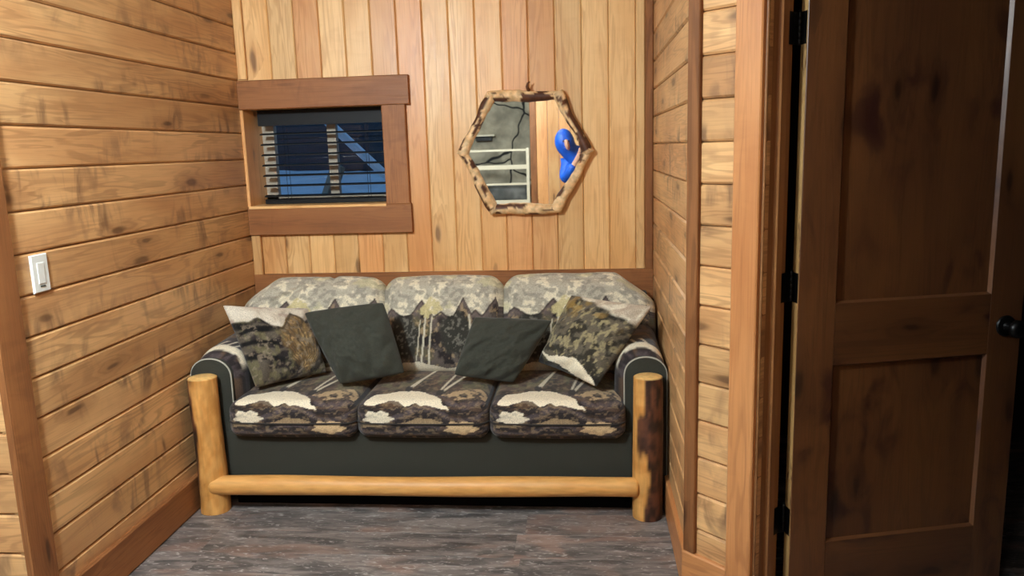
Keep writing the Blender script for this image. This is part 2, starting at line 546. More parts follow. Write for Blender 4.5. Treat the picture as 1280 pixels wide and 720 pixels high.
# trims on the back wall
mb = MB(); mb.board((XL + .0, D, RAILZ - .15), X * (XR - XL - .001), Z * .15, -Y * .022, .003)
struct('trim_1', mb, M['trim'], 'brown horizontal rail board along the back wall behind the sofa', 'trim')
mb = MB(); mb.board((XR - .038, D, RAILZ), Z * (CEIL - RAILZ), X * .037, -Y * .016, .004)
struct('trim_2', mb, M['trim'], 'brown vertical corner strip where back wall meets right wall', 'trim')
mb = MB()
mb.board((XL + .0005, D, WZ1 + .145), Z * (CEIL - WZ1 - .146), X * .045, -Y * .014, .004, 1.08)
struct('trim_3', mb, M['cedar'], 'light vertical corner strip above the window head', 'trim')
mb = MB()
mb.board((XL + .0005, D, RAILZ), Z * (1.10 - RAILZ), X * .046, -Y * .02, .004, .8)
struct('trim_4', mb, M['cedar'], 'short vertical corner strip below the window sill board', 'trim')

# right alcove wall (faces -X)
mb = MB()
hplanks(mb, (XR, YC, 0), Y, D - YC, -X, .236, 0, CEIL, .1265)
mb.board((XR + .10, YC + .02, 0), Y * (D - YC + .1), Z * CEIL, -X * .08, .001)
struct('wall_right', mb, M['pale_plank'], 'pale plank wall on the right side of the sofa alcove', 'wall')
# diagonal wall with the doorway: s 0.. ; opening s from .262 to 1.05
SO0, SO1, ZH = .262, 1.05, 2.05
mb = MB()
hplanks(mb, dp(0, 0), DG, SO0, -DN, .236, 0, CEIL, .1265)
hplanks(mb, dp(SO1, 0), DG, .40, -DN, .236, 0, CEIL, .1265)
hplanks(mb, dp(SO0, 0), DG, SO1 - SO0, -DN, .236, ZH, CEIL, .1265)
for s0, s1, z0 in ((.03, SO0 - .012, 0), (SO1 + .012, SO1 + .4, 0), (SO0 - .012, SO1 + .012, ZH + .02)):
    mb.board(dp(s0, .10, z0), DG * (s1 - s0), Z * (CEIL - z0), -DN * .08, .001)
struct('wall_diagonal', mb, M['pale_plank'], 'angled pale plank wall beside the open doorway', 'wall')
# outside corner trim on the diagonal face
mb = MB(); mb.board(dp(-.004, 0, .155), Z * (CEIL - .155), DG * .044, -DN * .016, .003, .74)
struct('trim_5', mb, M['trim'], 'narrow brown corner board at the outside corner right of the sofa', 'trim')
# corner board on left wall
mb = MB(); mb.board((XL, YL - .002, 0), Z * CEIL, Y * .105, X * .018, .003, .92)
mb.board((XL - .004, YL - .001, 0), Z * CEIL, X * .022, -Y * .004, .001, .92)
struct('trim_6', mb, M['trim'], 'wide brown corner board at the outside corner left of the light switch', 'trim')
# door casing
mb = MB()
mb.board(dp(.165, 0, 0), Z * 2.15, DG * .089, -DN * .02, .004, 1.08)
mb.board(dp(SO1 + .008, 0, 0), Z * 2.15, DG * .089, -DN * .02, .004, 1.0)
mb.board(dp(.15, 0, ZH + .008), DG * .99, Z * .10, -DN * .022, .004, 1.0)
struct('trim_7', mb, M['casing'], 'light brown flat casing boards around the open doorway', 'trim')
# jamb + stop
mb = MB()
for s, sg in ((SO0, 1), (SO1, -1)):
    mb.board(dp(s - sg * .012, -.004, 0), Z * ZH, DN * .124, DG * (.012 * sg), .002, 1.0)
    mb.board(dp(s, .046, 0), Z * ZH, DN * .038, DG * (.012 * sg), .0045, 1.2)  # stop tinted lighter, its edge highlight put into the colour
mb.board(dp(SO0 - .01, -.004, ZH), DG * (SO1 - SO0 + .02), DN * .124, Z * .012, .002)
struct('trim_8', mb, M['jamb'], 'dark brown door jamb with its raised stop', 'trim')

# baseboards
mb = MB(); mb.board((XL, YL + .103, .001), Y * (D - YL - .103), Z * .15, X * .018, .005, .95)
struct('baseboard_left', mb, M['trim'], 'brown baseboard along the left plank wall', 'baseboard')
mb = MB(); mb.board((XR, YC - .007, .001), Y * (D - YC), Z * .15, -X * .016, .005, 1.05)
struct('baseboard_right', mb, M['casing'], 'light brown baseboard along the right wall of the alcove', 'baseboard')
mb = MB(); mb.board(dp(-.007, 0, .001), DG * .171, Z * .15, -DN * .016, .005, 1.05)
struct('baseboard_diagonal', mb, M['casing'], 'short baseboard on the angled wall beside the door casing', 'baseboard')

# ------------------------------------------------------------------ rest of the room
def slab(name, a, b, mat, label):
    m = MB(); m.cuboid(a, b, .001)
    return struct(name, m, mat, label, 'wall')


e = dp(SO1 + .40, 0)
mb = MB()
hplanks(mb, (e.x, -1.32, 0), Y, e.y + 1.32, -X, .236, 0, CEIL, .1265)
mb.board((e.x + .10, -1.32, 0), Y * (e.y + 1.32), Z * CEIL, -X * .08, .001)
struct('wall_far_right', mb, M['pale_plank'], 'plank wall to the right behind the camera', 'wall')
# vertical board partition behind the photographer
PY = -1.30
mb = MB()
x = -.545
while x < e.x + .1:
    mb.board((x + .001, PY - .02, 0), Z * CEIL, X * .126, Y * .02, .005); x += .128
struct('wall_near', mb, M['cedar'], 'board partition behind the photographer, seen in the mirror', 'wall')
mb = MB(); mb.board((-.616, PY - .05, 0), Z * CEIL, X * .071, Y * .06, .004)
struct('trim_9', mb, M['trim'], 'brown post at the end of the board partition, seen in the mirror', 'trim')
slab('wall_bunk_right', (-.60, -2.5, 0), (-.56, PY - .05, CEIL), M['darkwall'], 'side wall of the bunk nook')
slab('wall_outer_left', (-3.2, -2.5, 0), (-3.1, YL, CEIL), M['darkwall'], 'far left wall out of view')
mb = MB()
n_ = 40
vs = []; fs = []
for i in range(n_ + 1):
    for j in range(n_ + 1):
        xx = -3.2 + 2.65 * i / n_; zz = CEIL * j / n_
        vs.append((xx, -2.38 + .08 * float(fbm(np.array(xx * 2.1), np.array(zz * 2.1), 5)), zz))
for i in range(n_):
    for j in range(n_):
        q = i * (n_ + 1) + j
        fs.append((q, q + 1, q + n_ + 2, q + n_ + 1))
mb.add(vs, fs)
mb.cuboid((-3.2, -2.5, 0), (-.55, -2.42, CEIL), .001)
struct('wall_rock', mb, M['rock'], 'grey rock wall with dark cracks behind the bunk, seen in the mirror', 'wall')
# room beyond the doorway, its darkness put into the wall colour
slab('wall_hall_back', (XR + .1, 3.95, 0), (2.7, 4.05, CEIL), M['darkwall'], 'dark back wall of the room beyond the doorway')
slab('wall_hall_right', (2.6, 1.0, 0), (2.7, 4.05, CEIL), M['darkwall'], 'dark side wall of the room beyond the doorway')
slab('wall_hall_near', (e.x + .10, 1.0, 0), (2.7, 1.1, CEIL), M['darkwall'], 'dark near wall of the room beyond the doorway')

# ------------------------------------------------------------------ window
win = bpy.data.objects.new('window_1', None); COL.objects.link(win); win.location = (WX0, D, WZ0)
tag(win, 'small window with wide brown casing above the left end of the sofa', 'window', kind='structure')
YG = 4.07
mb = MB(); mb.board((XL + .001, D, WZ1 - .002), X * .853, Z * .14, -Y * .032, .004, 1.0)
obj('head_casing', mb, M['trim'], win)
mb = MB(); mb.board((XL + .001, D, 1.102), X * .838, Z * .145, -Y * .032, .004, .98)
obj('sill_casing', mb, M['trim'], win)
mb = MB(); mb.board((WX1, D, 1.248), Z * (WZ1 - 1.251), X * .118, -Y * .026, .004, 1.08)
obj('side_casing', mb, M['trim'], win)
mb = MB()
mb.board((WX0 - .01, D - .02, WZ0), Z * (WZ1 - WZ0), Y * .25, X * .014, .003, 1.1)
obj('window_jamb', mb, M['cedar'], win)
mb = MB()
mb.board((WX1 + .012, D + .0, WZ0), Z * (WZ1 - WZ0), Y * .23, -X * .012, .002, 1.0)
mb.board((WX0, D + .0, WZ1 + .012), X * (WX1 - WX0), Y * .23, -Z * .012, .002, .95)
obj('window_jamb', mb, M['cedar'], win)
mb = MB(); mb.board((WX0, D - .036, 1.236), X * (WX1 - WX0 + .0), Y * .266, Z * .013, .003, 1.12)
obj('sill', mb, M['cedar'], win)
# vinyl frame: outer frame + meeting stile
mb = MB()
x0, x1, z0, z1 = WX0 + .004, WX1, WZ0 + .004, WZ1
mb.cuboid((x0, YG - .02, z0), (x0 + .062, YG + .02, z1)); mb.cuboid((x1 - .04, YG - .02, z0), (x1, YG + .02, z1))
mb.cuboid((x0, YG - .02, z0), (x1, YG + .02, z0 + .035)); mb.cuboid((x0, YG - .02, z1 - .035), (x1, YG + .02, z1))
mb.cuboid((-1.335, YG - .028, z0), (-1.288, YG + .012, z1))
fr = obj('window_frame', mb, M['vinyl'], win)
mb = MB(); mb.cuboid((x0 + .05, YG + .004, z0 + .03), (x1 - .03, YG + .008, z1 - .03), .0005)
obj('pane', mb, M['glass'], fr)

# blind
bl = thing('window_blind', 'black horizontal slat blind inside the small window', 'blind', (-1.335, 3.965, WZ1 - .003))
BX0, BX1 = -1.655, -1.0
mb = MB(); mb.cuboid((BX0, 3.93, 1.648), (BX1, 3.995, WZ1 - .003), .004); obj('head_rail', mb, M['blind'], bl)
NS = 7
for i in range(NS):
    z = 1.606 - i * .0525
    mb = MB()
    vs = []; fs = []
    for k in range(9):
        t = k / 8 - .5
        yy = 3.965 + t * .05; zz = z + .004 * (1 - 4 * t * t) + t * .004
        for xx in (BX0, BX1):
            vs += [(xx, yy, zz + .0022), (xx, yy, zz - .0022)]
    for k in range(8):
        a = 4 * k
        fs += [(a, a + 2, a + 6, a + 4), (a + 1, a + 5, a + 7, a + 3), (a, a + 4, a + 5, a + 1), (a + 2, a + 3, a + 7, a + 6)]
    fs += [(0, 1, 3, 2), (32, 34, 35, 33)]
    mb.add(vs, fs); obj('slat', mb, M['blind'], bl)
mb = MB(); mb.cuboid((BX0, 3.945, WZ0 + .007), (BX1, 3.987, WZ0 + .03), .004); obj('bottom_rail', mb, M['blind'], bl)
for xx in (-1.53, -1.105):
    mb = MB()
    for yy in (3.942, 3.988):
        mb.tube([(xx, yy, WZ0 + .02), (xx, yy, 1.66)], .0012, 6)
    obj('ladder_cord', mb, M['blind'], bl)

# outside
mb = MB()
n_ = 30; vs = []; fs = []
for i in range(n_ + 1):
    for j in range(n_ + 1):
        xx = -6 + 7 * i / n_; yy = 4.35 + 5 * j / n_
        vs.append((xx, yy, .62 + .13 * (yy - 4.35) + .22 * float(fbm(np.array(xx * 1.3), np.array(yy * 1.3), 8))))
for i in range(n_):
    for j in range(n_):
        q = i * (n_ + 1) + j
        fs.append((q, q + n_ + 1, q + n_ + 2, q + 1))
mb.add(vs, fs)
o = obj('snow_ground', mb, M['snow'], smooth_=True); tag(o, 'blue-lit snow bank outside the small window', 'snow', kind='structure')
mb = MB(); mb.cuboid((-6.5, 8.6, .6), (1.5, 8.8, 4.5), .001)
for k in range(20):
    mb.board((-6.5, 8.6, .6 + k * .18), X * 8, Z * .17, -Y * .015, .004)
struct('wall_outside', mb, M['siding'], 'dark siding of the building across the snow', 'wall')
st = thing('stair_rail', 'snow-covered sloping stair rail outside the small window', 'railing', (-1.6, 5.2, .8))
mb = MB(); mb.tube([(-1.80, 5.2, 1.80), (-1.2, 5.2, 1.215)], .03, 8, jit=None); obj('rail_beam', mb, M['snow'], st)
mb = MB(); mb.tube([(-1.95, 5.22, .7), (-1.66, 5.22, 1.42)], .05, 4); obj('brace', mb, M['beam'], st)
mb = MB(); mb.tube([(-1.2, 5.25, .7), (-1.2, 5.25, 1.24)], .04, 4); obj('post', mb, M['beam'], st)

# ------------------------------------------------------------------ door
DA = math.radians(75.9)
dd = Vector((math.sin(DA), math.cos(DA), 0)); dn = Vector((math.cos(DA), -math.sin(DA), 0))   # along door, towards viewer
NC = dp(.265, .06) + dd * .077                                                             # near left corner of the slab face
TH = .038; DW = .756; ZB, ZT = .012, 2.035
door = bpy.data.objects.new('door_1', None); COL.objects.link(door); door.location = NC - dn * TH
tag(door, 'dark stained two-panel wooden door swung open into the unlit room', 'door', kind='structure')


def dq(u, z, t): return NC + dd * u + Z * z - dn * t      # t=0 near face


u0, u1 = .121, .643
opens = ((.236, .817), (1.010, 1.915))
mb = MB()


def dboard(ua, ub, za, zb, tint, along):
    if along == 'z':
        mb.board(dq(ua, za, TH), Z * (zb - za), dd * (ub - ua), dn * TH, .0012, tint)
    else:
        mb.board(dq(ua, za, TH), dd * (ub - ua), Z * (zb - za), dn * TH, .0012, tint)


dboard(0, u0, ZB, ZT, 1.12, 'z'); dboard(u1, DW, ZB, ZT, 1.0, 'z')
dboard(u0, u1, ZB, opens[0][0], .95, 'u'); dboard(u0, u1, opens[0][1], opens[1][0], .95, 'u'); dboard(u0, u1, opens[1][1], ZT, .95, 'u')
obj('stile_and_rail_frame', mb, M['dark_wood'], door)
mb = MB(); mb.board(dq(0, ZB, TH - .0025), Z * (ZT - ZB), dn * (TH - .005), -dd * .0012, .0003, 1.0)
eb = obj('edge_band', mb, M['edge'], door); eb['label'] = 'pale unfinished hinge edge with dark stain drips'

for za, zb in opens:
    mb = MB()
    mb.board(dq(u0 - .005, za - .005, TH - .012), Z * (zb - za + .01), dd * (u1 - u0 + .01), dn * (TH - .024), .001, 1.0)
    pn = obj('door_panel', mb, M['dark_wood'], door)
    mb = MB()
    w = .006
    for side in (0, 1):
        t0, t1 = (.0004, .0118) if side == 0 else (TH - .0004, TH - .0118)
        o4 = [dq(u0, za, t0), dq(u1, za, t0), dq(u1, zb, t0), dq(u0, zb, t0)]
        i4 = [dq(u0 + w, za + w, t1), dq(u1 - w, za + w, t1), dq(u1 - w, zb - w, t1), dq(u0 + w, zb - w, t1)]
        for k in range(4):
            k2 = (k + 1) % 4
            f = (0, 1, 2, 3) if side == 0 else (3, 2, 1, 0)
            Lk = (o4[k2] - o4[k]).length
            mb.add([o4[k], o4[k2], i4[k2], i4[k]], [f], [[(k * 3, 0), (k * 3 + Lk, 0), (k * 3 + Lk, .014), (k * 3, .014)]], (1.15, .5, .5))
    obj('panel_moulding', mb, M['dark_wood'], pn)
for zc in (.312, 1.063, 1.812):
    mb = MB()
    # leaf on the door edge, leaf on the jamb end and knuckle
    mb.board(dq(-.0025, zc - .045, TH), Z * .09, dn * .034, dd * .0025, .0006)
    piv = dq(-.004, 0, TH + .002)
    for k in range(5):
        mb.lathe(piv + Z * (zc - .045 + k * .0181), Z, [(.0068, 0), (.0075, .001), (.0075, .0166), (.0068, .0176)], 12)
    mb.lathe(piv + Z * (zc + .0455), Z, [(.0075, 0), (.005, .005), (.002, .007)], 12)
    je = dp(SO0 + .0005, .1)
    jl = (piv - je); 
    mb.board(dp(SO0 + .0002, .088, zc - .045), Z * .09, DN * .032, DG * .0022, .0006)
    mb.board(dp(SO0 + .0002, .1185, zc - .045), Z * .09, (piv - dp(SO0, .1185)), DG * .002, .0005)
    obj('hinge', mb, M['blackmetal'], door, True, 35)
ku, kz = .700, .905
for side, sg in ((0, 1), (1, -1)):
    t0 = 0 if side == 0 else TH
    mb = MB()
    ax = dn * sg
    mb.lathe(dq(ku, kz, t0), ax, [(.033, 0), (.034, .003), (.031, .007), (.016, .010), (.0125, .018), (.0125, .030), (.020, .036), (.0275, .044), (.0285, .053), (.0255, .061), (.017, .066), (.005, .067)], 28)
    obj('door_knob', mb, M['blackmetal'], door, True, 40)

# ------------------------------------------------------------------ light switch
sw = thing('light_switch', 'white rectangular paddle light switch on the left plank wall', 'light switch', (XL, 2.264, 1.16))
mb = MB(); mb.board((XL + .0005, 2.227, 1.101), Y * .074, Z * .118, X * .007, .003, cu=.003); obj('wall_plate', mb, M['white'], sw)
mb = MB(); mb.board((XL + .0075, 2.248, 1.127), Y * .032, Z * .066, X * .002, .0012, cu=.0012)
rk = obj('rocker', mb, M['white'], sw)
mb = MB(); mb.board((XL + .0076, 2.254, 1.117), Y * .022, Z * .005, X * .0015, .0005); obj('dimmer_slot', mb, M['slot'], sw)

# ------------------------------------------------------------------ mirror
ym = 3.822
MC = (-.285, 3.85, 1.475)
mir = thing('mirror', 'hexagonal wall mirror framed with bark-edged peeled branches', 'mirror', (-.285, D, 1.18))
inn = [(-.421, 1.722), (-.130, 1.722), (-.009, 1.474), (-.152, 1.235), (-.438, 1.231), (-.566, 1.488)]
out = [(-.474, 1.768), (-.119, 1.759), (.040, 1.472), (-.126, 1.178), (-.463, 1.184), (-.611, 1.487)]
mid = [((a[0] + b[0]) / 2, (a[1] + b[1]) / 2) for a, b in zip(inn, out)]
mb = MB()
c = (sum(p[0] for p in mid) / 6, sum(p[1] for p in mid) / 6)
vs = [(p[0], ym, p[1]) for p in mid] + [(p[0], D - .004, p[1]) for p in mid]
fs = [tuple(range(5, -1, -1))[::-1], tuple(range(6, 12))[::-1]] + [(k, k + 6, (k + 1) % 6 + 6, (k + 1) % 6) for k in range(6)]
mb.add(vs, fs); mg = obj('mirror_glass', mb, M['mirror'], mir)
pale = lin((240, 212, 166)); honey = lin((212, 160, 100)); bark = lin((104, 62, 36)); dkb = lin((60, 34, 22)); cut = lin((240, 214, 170))
barkamt = [.12, .42, .0, .0, .16, .14]
for k in range(6):
    a = Vector((mid[k][0], ym - .004, mid[k][1])); b = Vector((mid[(k + 1) % 6][0], ym - .004, mid[(k + 1) % 6][1]))
    t = (b - a).normalized(); a = a - t * .012; b = b + t * .012
    n = 46
    pts = []
    rad = []
    for i in range(n + 1):
        f = i / n
        w = a.lerp(b, f)
        w = w + Vector((0, 0, .003 * math.sin(f * 7 + k))) + Vector((.003 * math.sin(f * 9 + 2 * k), 0, 0))
        pts.append(w)
        rad.append(.0235 + .004 * math.sin(f * 5 + k * 1.7) + .003 * float(vnoise(np.array(f * 9.), np.array(k * 3.1), 3)))
    am = barkamt[k]
    outd = Vector((0, 0, 0))

    def cf(f, an, k=k, am=am):
        q = float(fbm(np.array(f * 5.5), np.array(3 + 1.3 * math.cos(an) + k * 5.1), 21 + k)) + .1 * math.sin(an * 1 + k)
        q2 = float(fbm(np.array(f * 16), np.array(9 + 2 * math.sin(an) + k), 31))
        bk = float(smooth(.62 - am * .45, .68 - am * .45, np.array(q)))
        base = [pale[i] * (1 - q2) + honey[i] * q2 for i in range(3)]
        if f < .05 or f > .95: bk *= .3
        bc = [bark[i] * (1 - q2) + dkb[i] * q2 for i in range(3)]
        return tuple(base[i] * (1 - bk) + bc[i] * bk for i in range(3))

    def jt(f, an, k=k):
        return .16 * (float(vnoise(np.array(f * 14), np.array(4 + 1.2 * math.cos(an) + k * 7), 44)) - .5)

    mb = MB(); mb.tube(pts, rad, 18, True, cf, jt, cut, .004)
    obj('frame_branch', mb, M['frame_log'], mir, True, 60)
mb = MB()   # little twig stub on the top branch
mb.tube([(-.262, ym - .012, 1.765), (-.270, ym - .02, 1.785), (-.266, ym - .022, 1.800), (-.256, ym - .02, 1.806)], [.009, .007, .005, .003], 8, True, lambda f, an: bark)
obj('twig_stub', mb, M['frame_log'], mir, True)

# ------------------------------------------------------------------ fabric paint
cDark = np.array(lin((44, 38, 38))); cPur = np.array(lin((84, 74, 76))); cCream = np.array(lin((226, 214, 188))); cTan = np.array(lin((196, 168, 128)))
cBrown = np.array(lin((98, 76, 58))); cOl = np.array(lin((104, 98, 70))); cBlack = np.array(lin((22, 20, 20))); cGold = np.array(lin((148, 118, 62)))
cSky = np.array(lin((178, 170, 152))); cSky2 = np.array(lin((222, 212, 186))); cSky3 = np.array(lin((140, 134, 122)))


def lay(c, col, m):
    m = np.clip(m, 0, 1)[:, None]
    return c * (1 - m) + np.asarray(col) * m


def seat_paint(u, t):
    wob = (fbm(u * 9, t * 5, 2) - .5)
    uu = u + wob * .03; tt = t + (fbm(u * 8 + 5, t * 6, 3) - .5) * .16
    n = u.size
    c = np.tile(cDark, (n, 1))
    wave = np.sin((tt * 16 + 2.2 * np.sin(uu * 9) + 5 * fbm(u * 4, t * 3, 6)))
    c = lay(c, cPur, smooth(.15, .9, wave) * .8)
    c = lay(c, cBrown, smooth(.5, .7, fbm(u * 12, t * 9, 9)) * .5)
    # top: brown/olive texture
    top = smooth(1.25, 1.5, tt)
    c = lay(c, cBrown * .9, top * .8)
    c = lay(c, cOl, top * smooth(.45, .6, fbm(u * 14, t * 7, 12)) * .8)
    c = lay(c, cDark, top * smooth(.5, .62, fbm(u * 9 + 3, t * 5, 14)) * .7)
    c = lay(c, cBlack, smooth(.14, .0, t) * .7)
    band = inpoly(uu, tt, [(.06, 1.0), (.11, 1.22), (.3, 1.34), (.5, 1.30), (.60, 1.16), (.68, 1.0), (.72, .84), (.66, .88), (.54, 1.0), (.46, 1.04), (.38, .96), (.2, 1.02), (.13, .97)])
    c = lay(c, cCream * 1.02, band * 1.)
    c = lay(c, cBrown * .7, (np.hypot((uu - .27) / .095, (tt - .97) / .065) < 1) * .9)
    spk = smooth(.55, .66, fbm(u * 34, t * 16, 33))
    c = lay(c, cTan * .6, spk * (1 - band) * .35)
    c = lay(c, cBlack, smooth(.58, .68, fbm(u * 30 + 7, t * 15, 35)) * (1 - band) * .5)
    tb = inpoly(uu, tt, [(.62, 1.2), (.75, 1.38), (.9, 1.42), (.99, 1.3), (.98, 1.18), (.85, 1.14), (.72, 1.1)])
    c = lay(c, cTan * .8, tb * smooth(.4, .52, fbm(u * 20, t * 9, 31)))
    st = inpoly(uu, tt, [(.31, .50), (.45, .60), (.58, .62), (.68, .52), (.6, .47), (.34, .46)])
    c = lay(c, cTan * .62, st * .8)
    st = inpoly(uu, tt, [(.04, .44), (.16, .47), (.28, .44), (.2, .36), (.06, .36)])
    c = lay(c, cTan * .5, st * .7)
    for cu, ct, rx, ry, col in ((.175, .62, .115, .19, cCream * .93), (.80, .35, .125, .20, cTan * 1.05)):
        an = np.arctan2((t - ct) / ry, (u - cu) / rx); rr = np.hypot((t - ct) / ry, (u - cu) / rx)
        lob = .92 + .13 * np.cos(5 * an + 1) + .09 * np.cos(9 * an) + .15 * (fbm(u * 30, t * 12, 41) - .5)
        inside = smooth(lob + .04, lob - .04, rr)
        vein = smooth(.5, .7, fbm(u * 26, t * 11, 43))
        c = lay(c, col, inside)
        c = lay(c, col * .62, inside * vein * .7)
    for a, b in (((.36, 1.40), (.50, 2.3)), ((.34, 1.42), (.44, 1.9)), ((.60, 1.30), (.70, 2.3)), ((.62, 1.3), (.75, 1.9))):
        d = segd(u * 1.0, t * .22, (a[0], a[1] * .22), (b[0], b[1] * .22))
        c = lay(c, cCream * .8, smooth(.012, .006, d))
        d2 = np.hypot((u - a[0]) * 1.0, (t - a[1]) * .22)
        c = lay(c, cDark, smooth(.024, .014, d2))
    m = np.abs(t - .44) < .022
    c = lay(c, cBlack, m * .75)
    return c


def ridge(u, s, peaks, base):
    r = np.full(u.shape, base) + .05 * (fbm(u * 10, u * 0 + s, s) - .5)
    for c, h, w in peaks:
        r = np.maximum(r, base + h * np.clip(1 - np.abs(u - c) / w, 0, 1))
    return r


def back_paint(u, v):
    # v 0 bottom front .. 1 top front edge .. >1 over the top
    n = u.size
    c = np.tile(cSky, (n, 1))
    f1 = fbm(u * 15, v * 13, 51); f2 = fbm(u * 24 + 3, v * 22, 53)
    c = lay(c, cSky2, smooth(.46, .58, f1))
    c = lay(c, cSky3, smooth(.53, .66, f2) * .75)
    c = lay(c, np.array(lin((206, 198, 150))), smooth(.55, .68, fbm(u * 7 + 9, v * 8, 57)) * .45)
    r = ridge(u, 61, [(.08, .08, .10), (.34, .15, .10), (.5, .04, .05), (.68, .17, .08), (.78, .06, .05), (.95, .17, .12)], .55)
    r = r + .03 * (fbm(u * 40, v * 6, 63) - .5)
    below = smooth(.0, .015, r - v)
    edge = smooth(.035, .0, np.abs(r - v - .01))
    low = np.tile(np.array(lin((92, 82, 76))), (n, 1))
    low = lay(low, cDark, smooth(.46, .6, fbm(u * 16, v * 16, 65)))
    low = lay(low, cOl * .8, smooth(.55, .66, fbm(u * 10 + 8, v * 10, 67)) * .7)
    low = lay(low, cTan * .75, smooth(.60, .70, fbm(u * 30, v * 22, 69)) * .6)
    low = lay(low, np.array(lin((120, 104, 100))), smooth(.10, .0, r - v) * .7)
    # dark evergreen masses and pale trunks
    for cu, cv, rx, ry in ((.20, .36, .13, .22), (.62, .38, .14, .22), (.9, .34, .1, .2)):
        q = np.hypot((u - cu) / rx, (v - cv) / ry) + .5 * (fbm(u * 22, v * 22, 71) - .5)
        low = lay(low, np.array(lin((52, 50, 44))), smooth(1.05, .8, q))
        low = lay(low, cSky3 * .7, smooth(1.0, .7, q) * smooth(.56, .66, fbm(u * 50, v * 40, 73)) * .8)
    for a, b, w in (((.34, .10), (.38, .62), .011), ((.40, .10), (.43, .56), .008), ((.30, .14), (.33, .5), .006), ((.76, .1), (.73, .55), .010), ((.80, .12), (.79, .45), .006)):
        d = segd(u + .02 * (fbm(u * 9, v * 9, 75) - .5), v, a, b)
        low = lay(low, cSky2 * .75, smooth(w, w * .5, d))
    low = lay(low, cCream * .85, inpoly(u, v + .03 * (fbm(u * 15, v * 9, 77) - .5), [(.05, .0), (.1, .10), (.3, .13), (.55, .06), (.8, .1), (.97, .03), (.9, -.05), (.1, -.05)]) * 1.)
    low = lay(low, cDark, smooth(.0, -.08, v))
    c = lay(c, low, below) if False else c * (1 - below[:, None]) + low * below[:, None]
    c = lay(c, cBlack, edge * below * .75)
    g = (np.abs(u - .42) / .12 + np.abs(v - .60) / .15) + 1.1 * (fbm(u * 12, v * 12, 79) - .5)
    c = lay(c, np.array(lin((196, 182, 132))), smooth(1.0, .8, g) * smooth(.36, .5, fbm(u * 26, v * 26, 80)) * .85)
    return c


def arm_paint(a, y):
    # a: angle 0..1 over the roll, y: metres behind the front
    n = a.size
    c = np.tile(cDark, (n, 1))
    c = lay(c, cBrown * .8, smooth(.5, .62, fbm(a * 7, y * 18, 81)))
    c = lay(c, cPur * .8, smooth(.52, .62, fbm(a * 9 + 4, y * 22, 83)))
    yy = y + .035 * (fbm(a * 8, y * 9, 85) - .5)
    c = lay(c, cCream, smooth(.034, .042, yy) * smooth(.088, .078, yy) * smooth(.12, .2, a) * smooth(.95, .85, a))
    for s in (.42, .52, .62):
        d = segd(a, y * 2.2, (s, .17), (s + .07, .32))
        c = lay(c, cCream * .85, smooth(.016, .008, d))
    return c


# rounded padded box, local coords centred; returns verts, faces
def padded(w, d, h, r, nx, ny, nz, puff=(0, 0, 0), corner=None):
    hx, hy, hz = w / 2, d / 2, h / 2
    idx = {}; V = []; F = []

    def get(i, j, k):
        key = (i, j, k)
        if key not in idx:
            idx[key] = len(V)
            V.append((-hx + w * i / nx, -hy + d * j / ny, -hz + h * k / nz))
        return idx[key]

    for i in range(nx):
        for j in range(ny):
            F.append((get(i, j, 0), get(i, j + 1, 0), get(i + 1, j + 1, 0), get(i + 1, j, 0)))
            F.append((get(i, j, nz), get(i + 1, j, nz), get(i + 1, j + 1, nz), get(i, j + 1, nz)))
    for i in range(nx):
        for k in range(nz):
            F.append((get(i, 0, k), get(i + 1, 0, k), get(i + 1, 0, k + 1), get(i, 0, k + 1)))
            F.append((get(i, ny, k), get(i, ny, k + 1), get(i + 1, ny, k + 1), get(i + 1, ny, k)))
    for j in range(ny):
        for k in range(nz):
            F.append((get(0, j, k), get(0, j, k + 1), get(0, j + 1, k + 1), get(0, j + 1, k)))
            F.append((get(nx, j, k), get(nx, j + 1, k), get(nx, j + 1, k + 1), get(nx, j, k + 1)))
    P = np.array(V)
    H = np.array([hx, hy, hz]); R = np.minimum(r, H * .98)
    q = np.clip(P, -(H - R), H - R)
    dlt = (P - q) / R
    ln = np.linalg.norm(dlt, axis=1); ln[ln == 0] = 1
    s = np.max(np.abs(dlt), axis=1)
    res = q + (dlt / ln[:, None]) * s[:, None] * R
    nrm = P / H
    for ax in range(3):
        o = [a for a in range(3) if a != ax]
        bulge = puff[ax] * (1 - np.abs(nrm[:, o[0]]) ** 2.5) * (1 - np.abs(nrm[:, o[1]]) ** 2.5)
        res[:, ax] += np.sign(nrm[:, ax]) * bulge * (np.abs(nrm[:, ax]) > .55)
    return P, res, F


SOFA0 = Vector((-.685, 3.02, 0))
sofa = thing('sofa', 'three-seat log-post sofa with dark green frame and wildlife-print cushions', 'sofa', SOFA0)
# posts
postA = lin((214, 158, 88)); postB = lin((196, 136, 68)); postC = lin((104, 62, 42)); postD = lin((44, 27, 20))


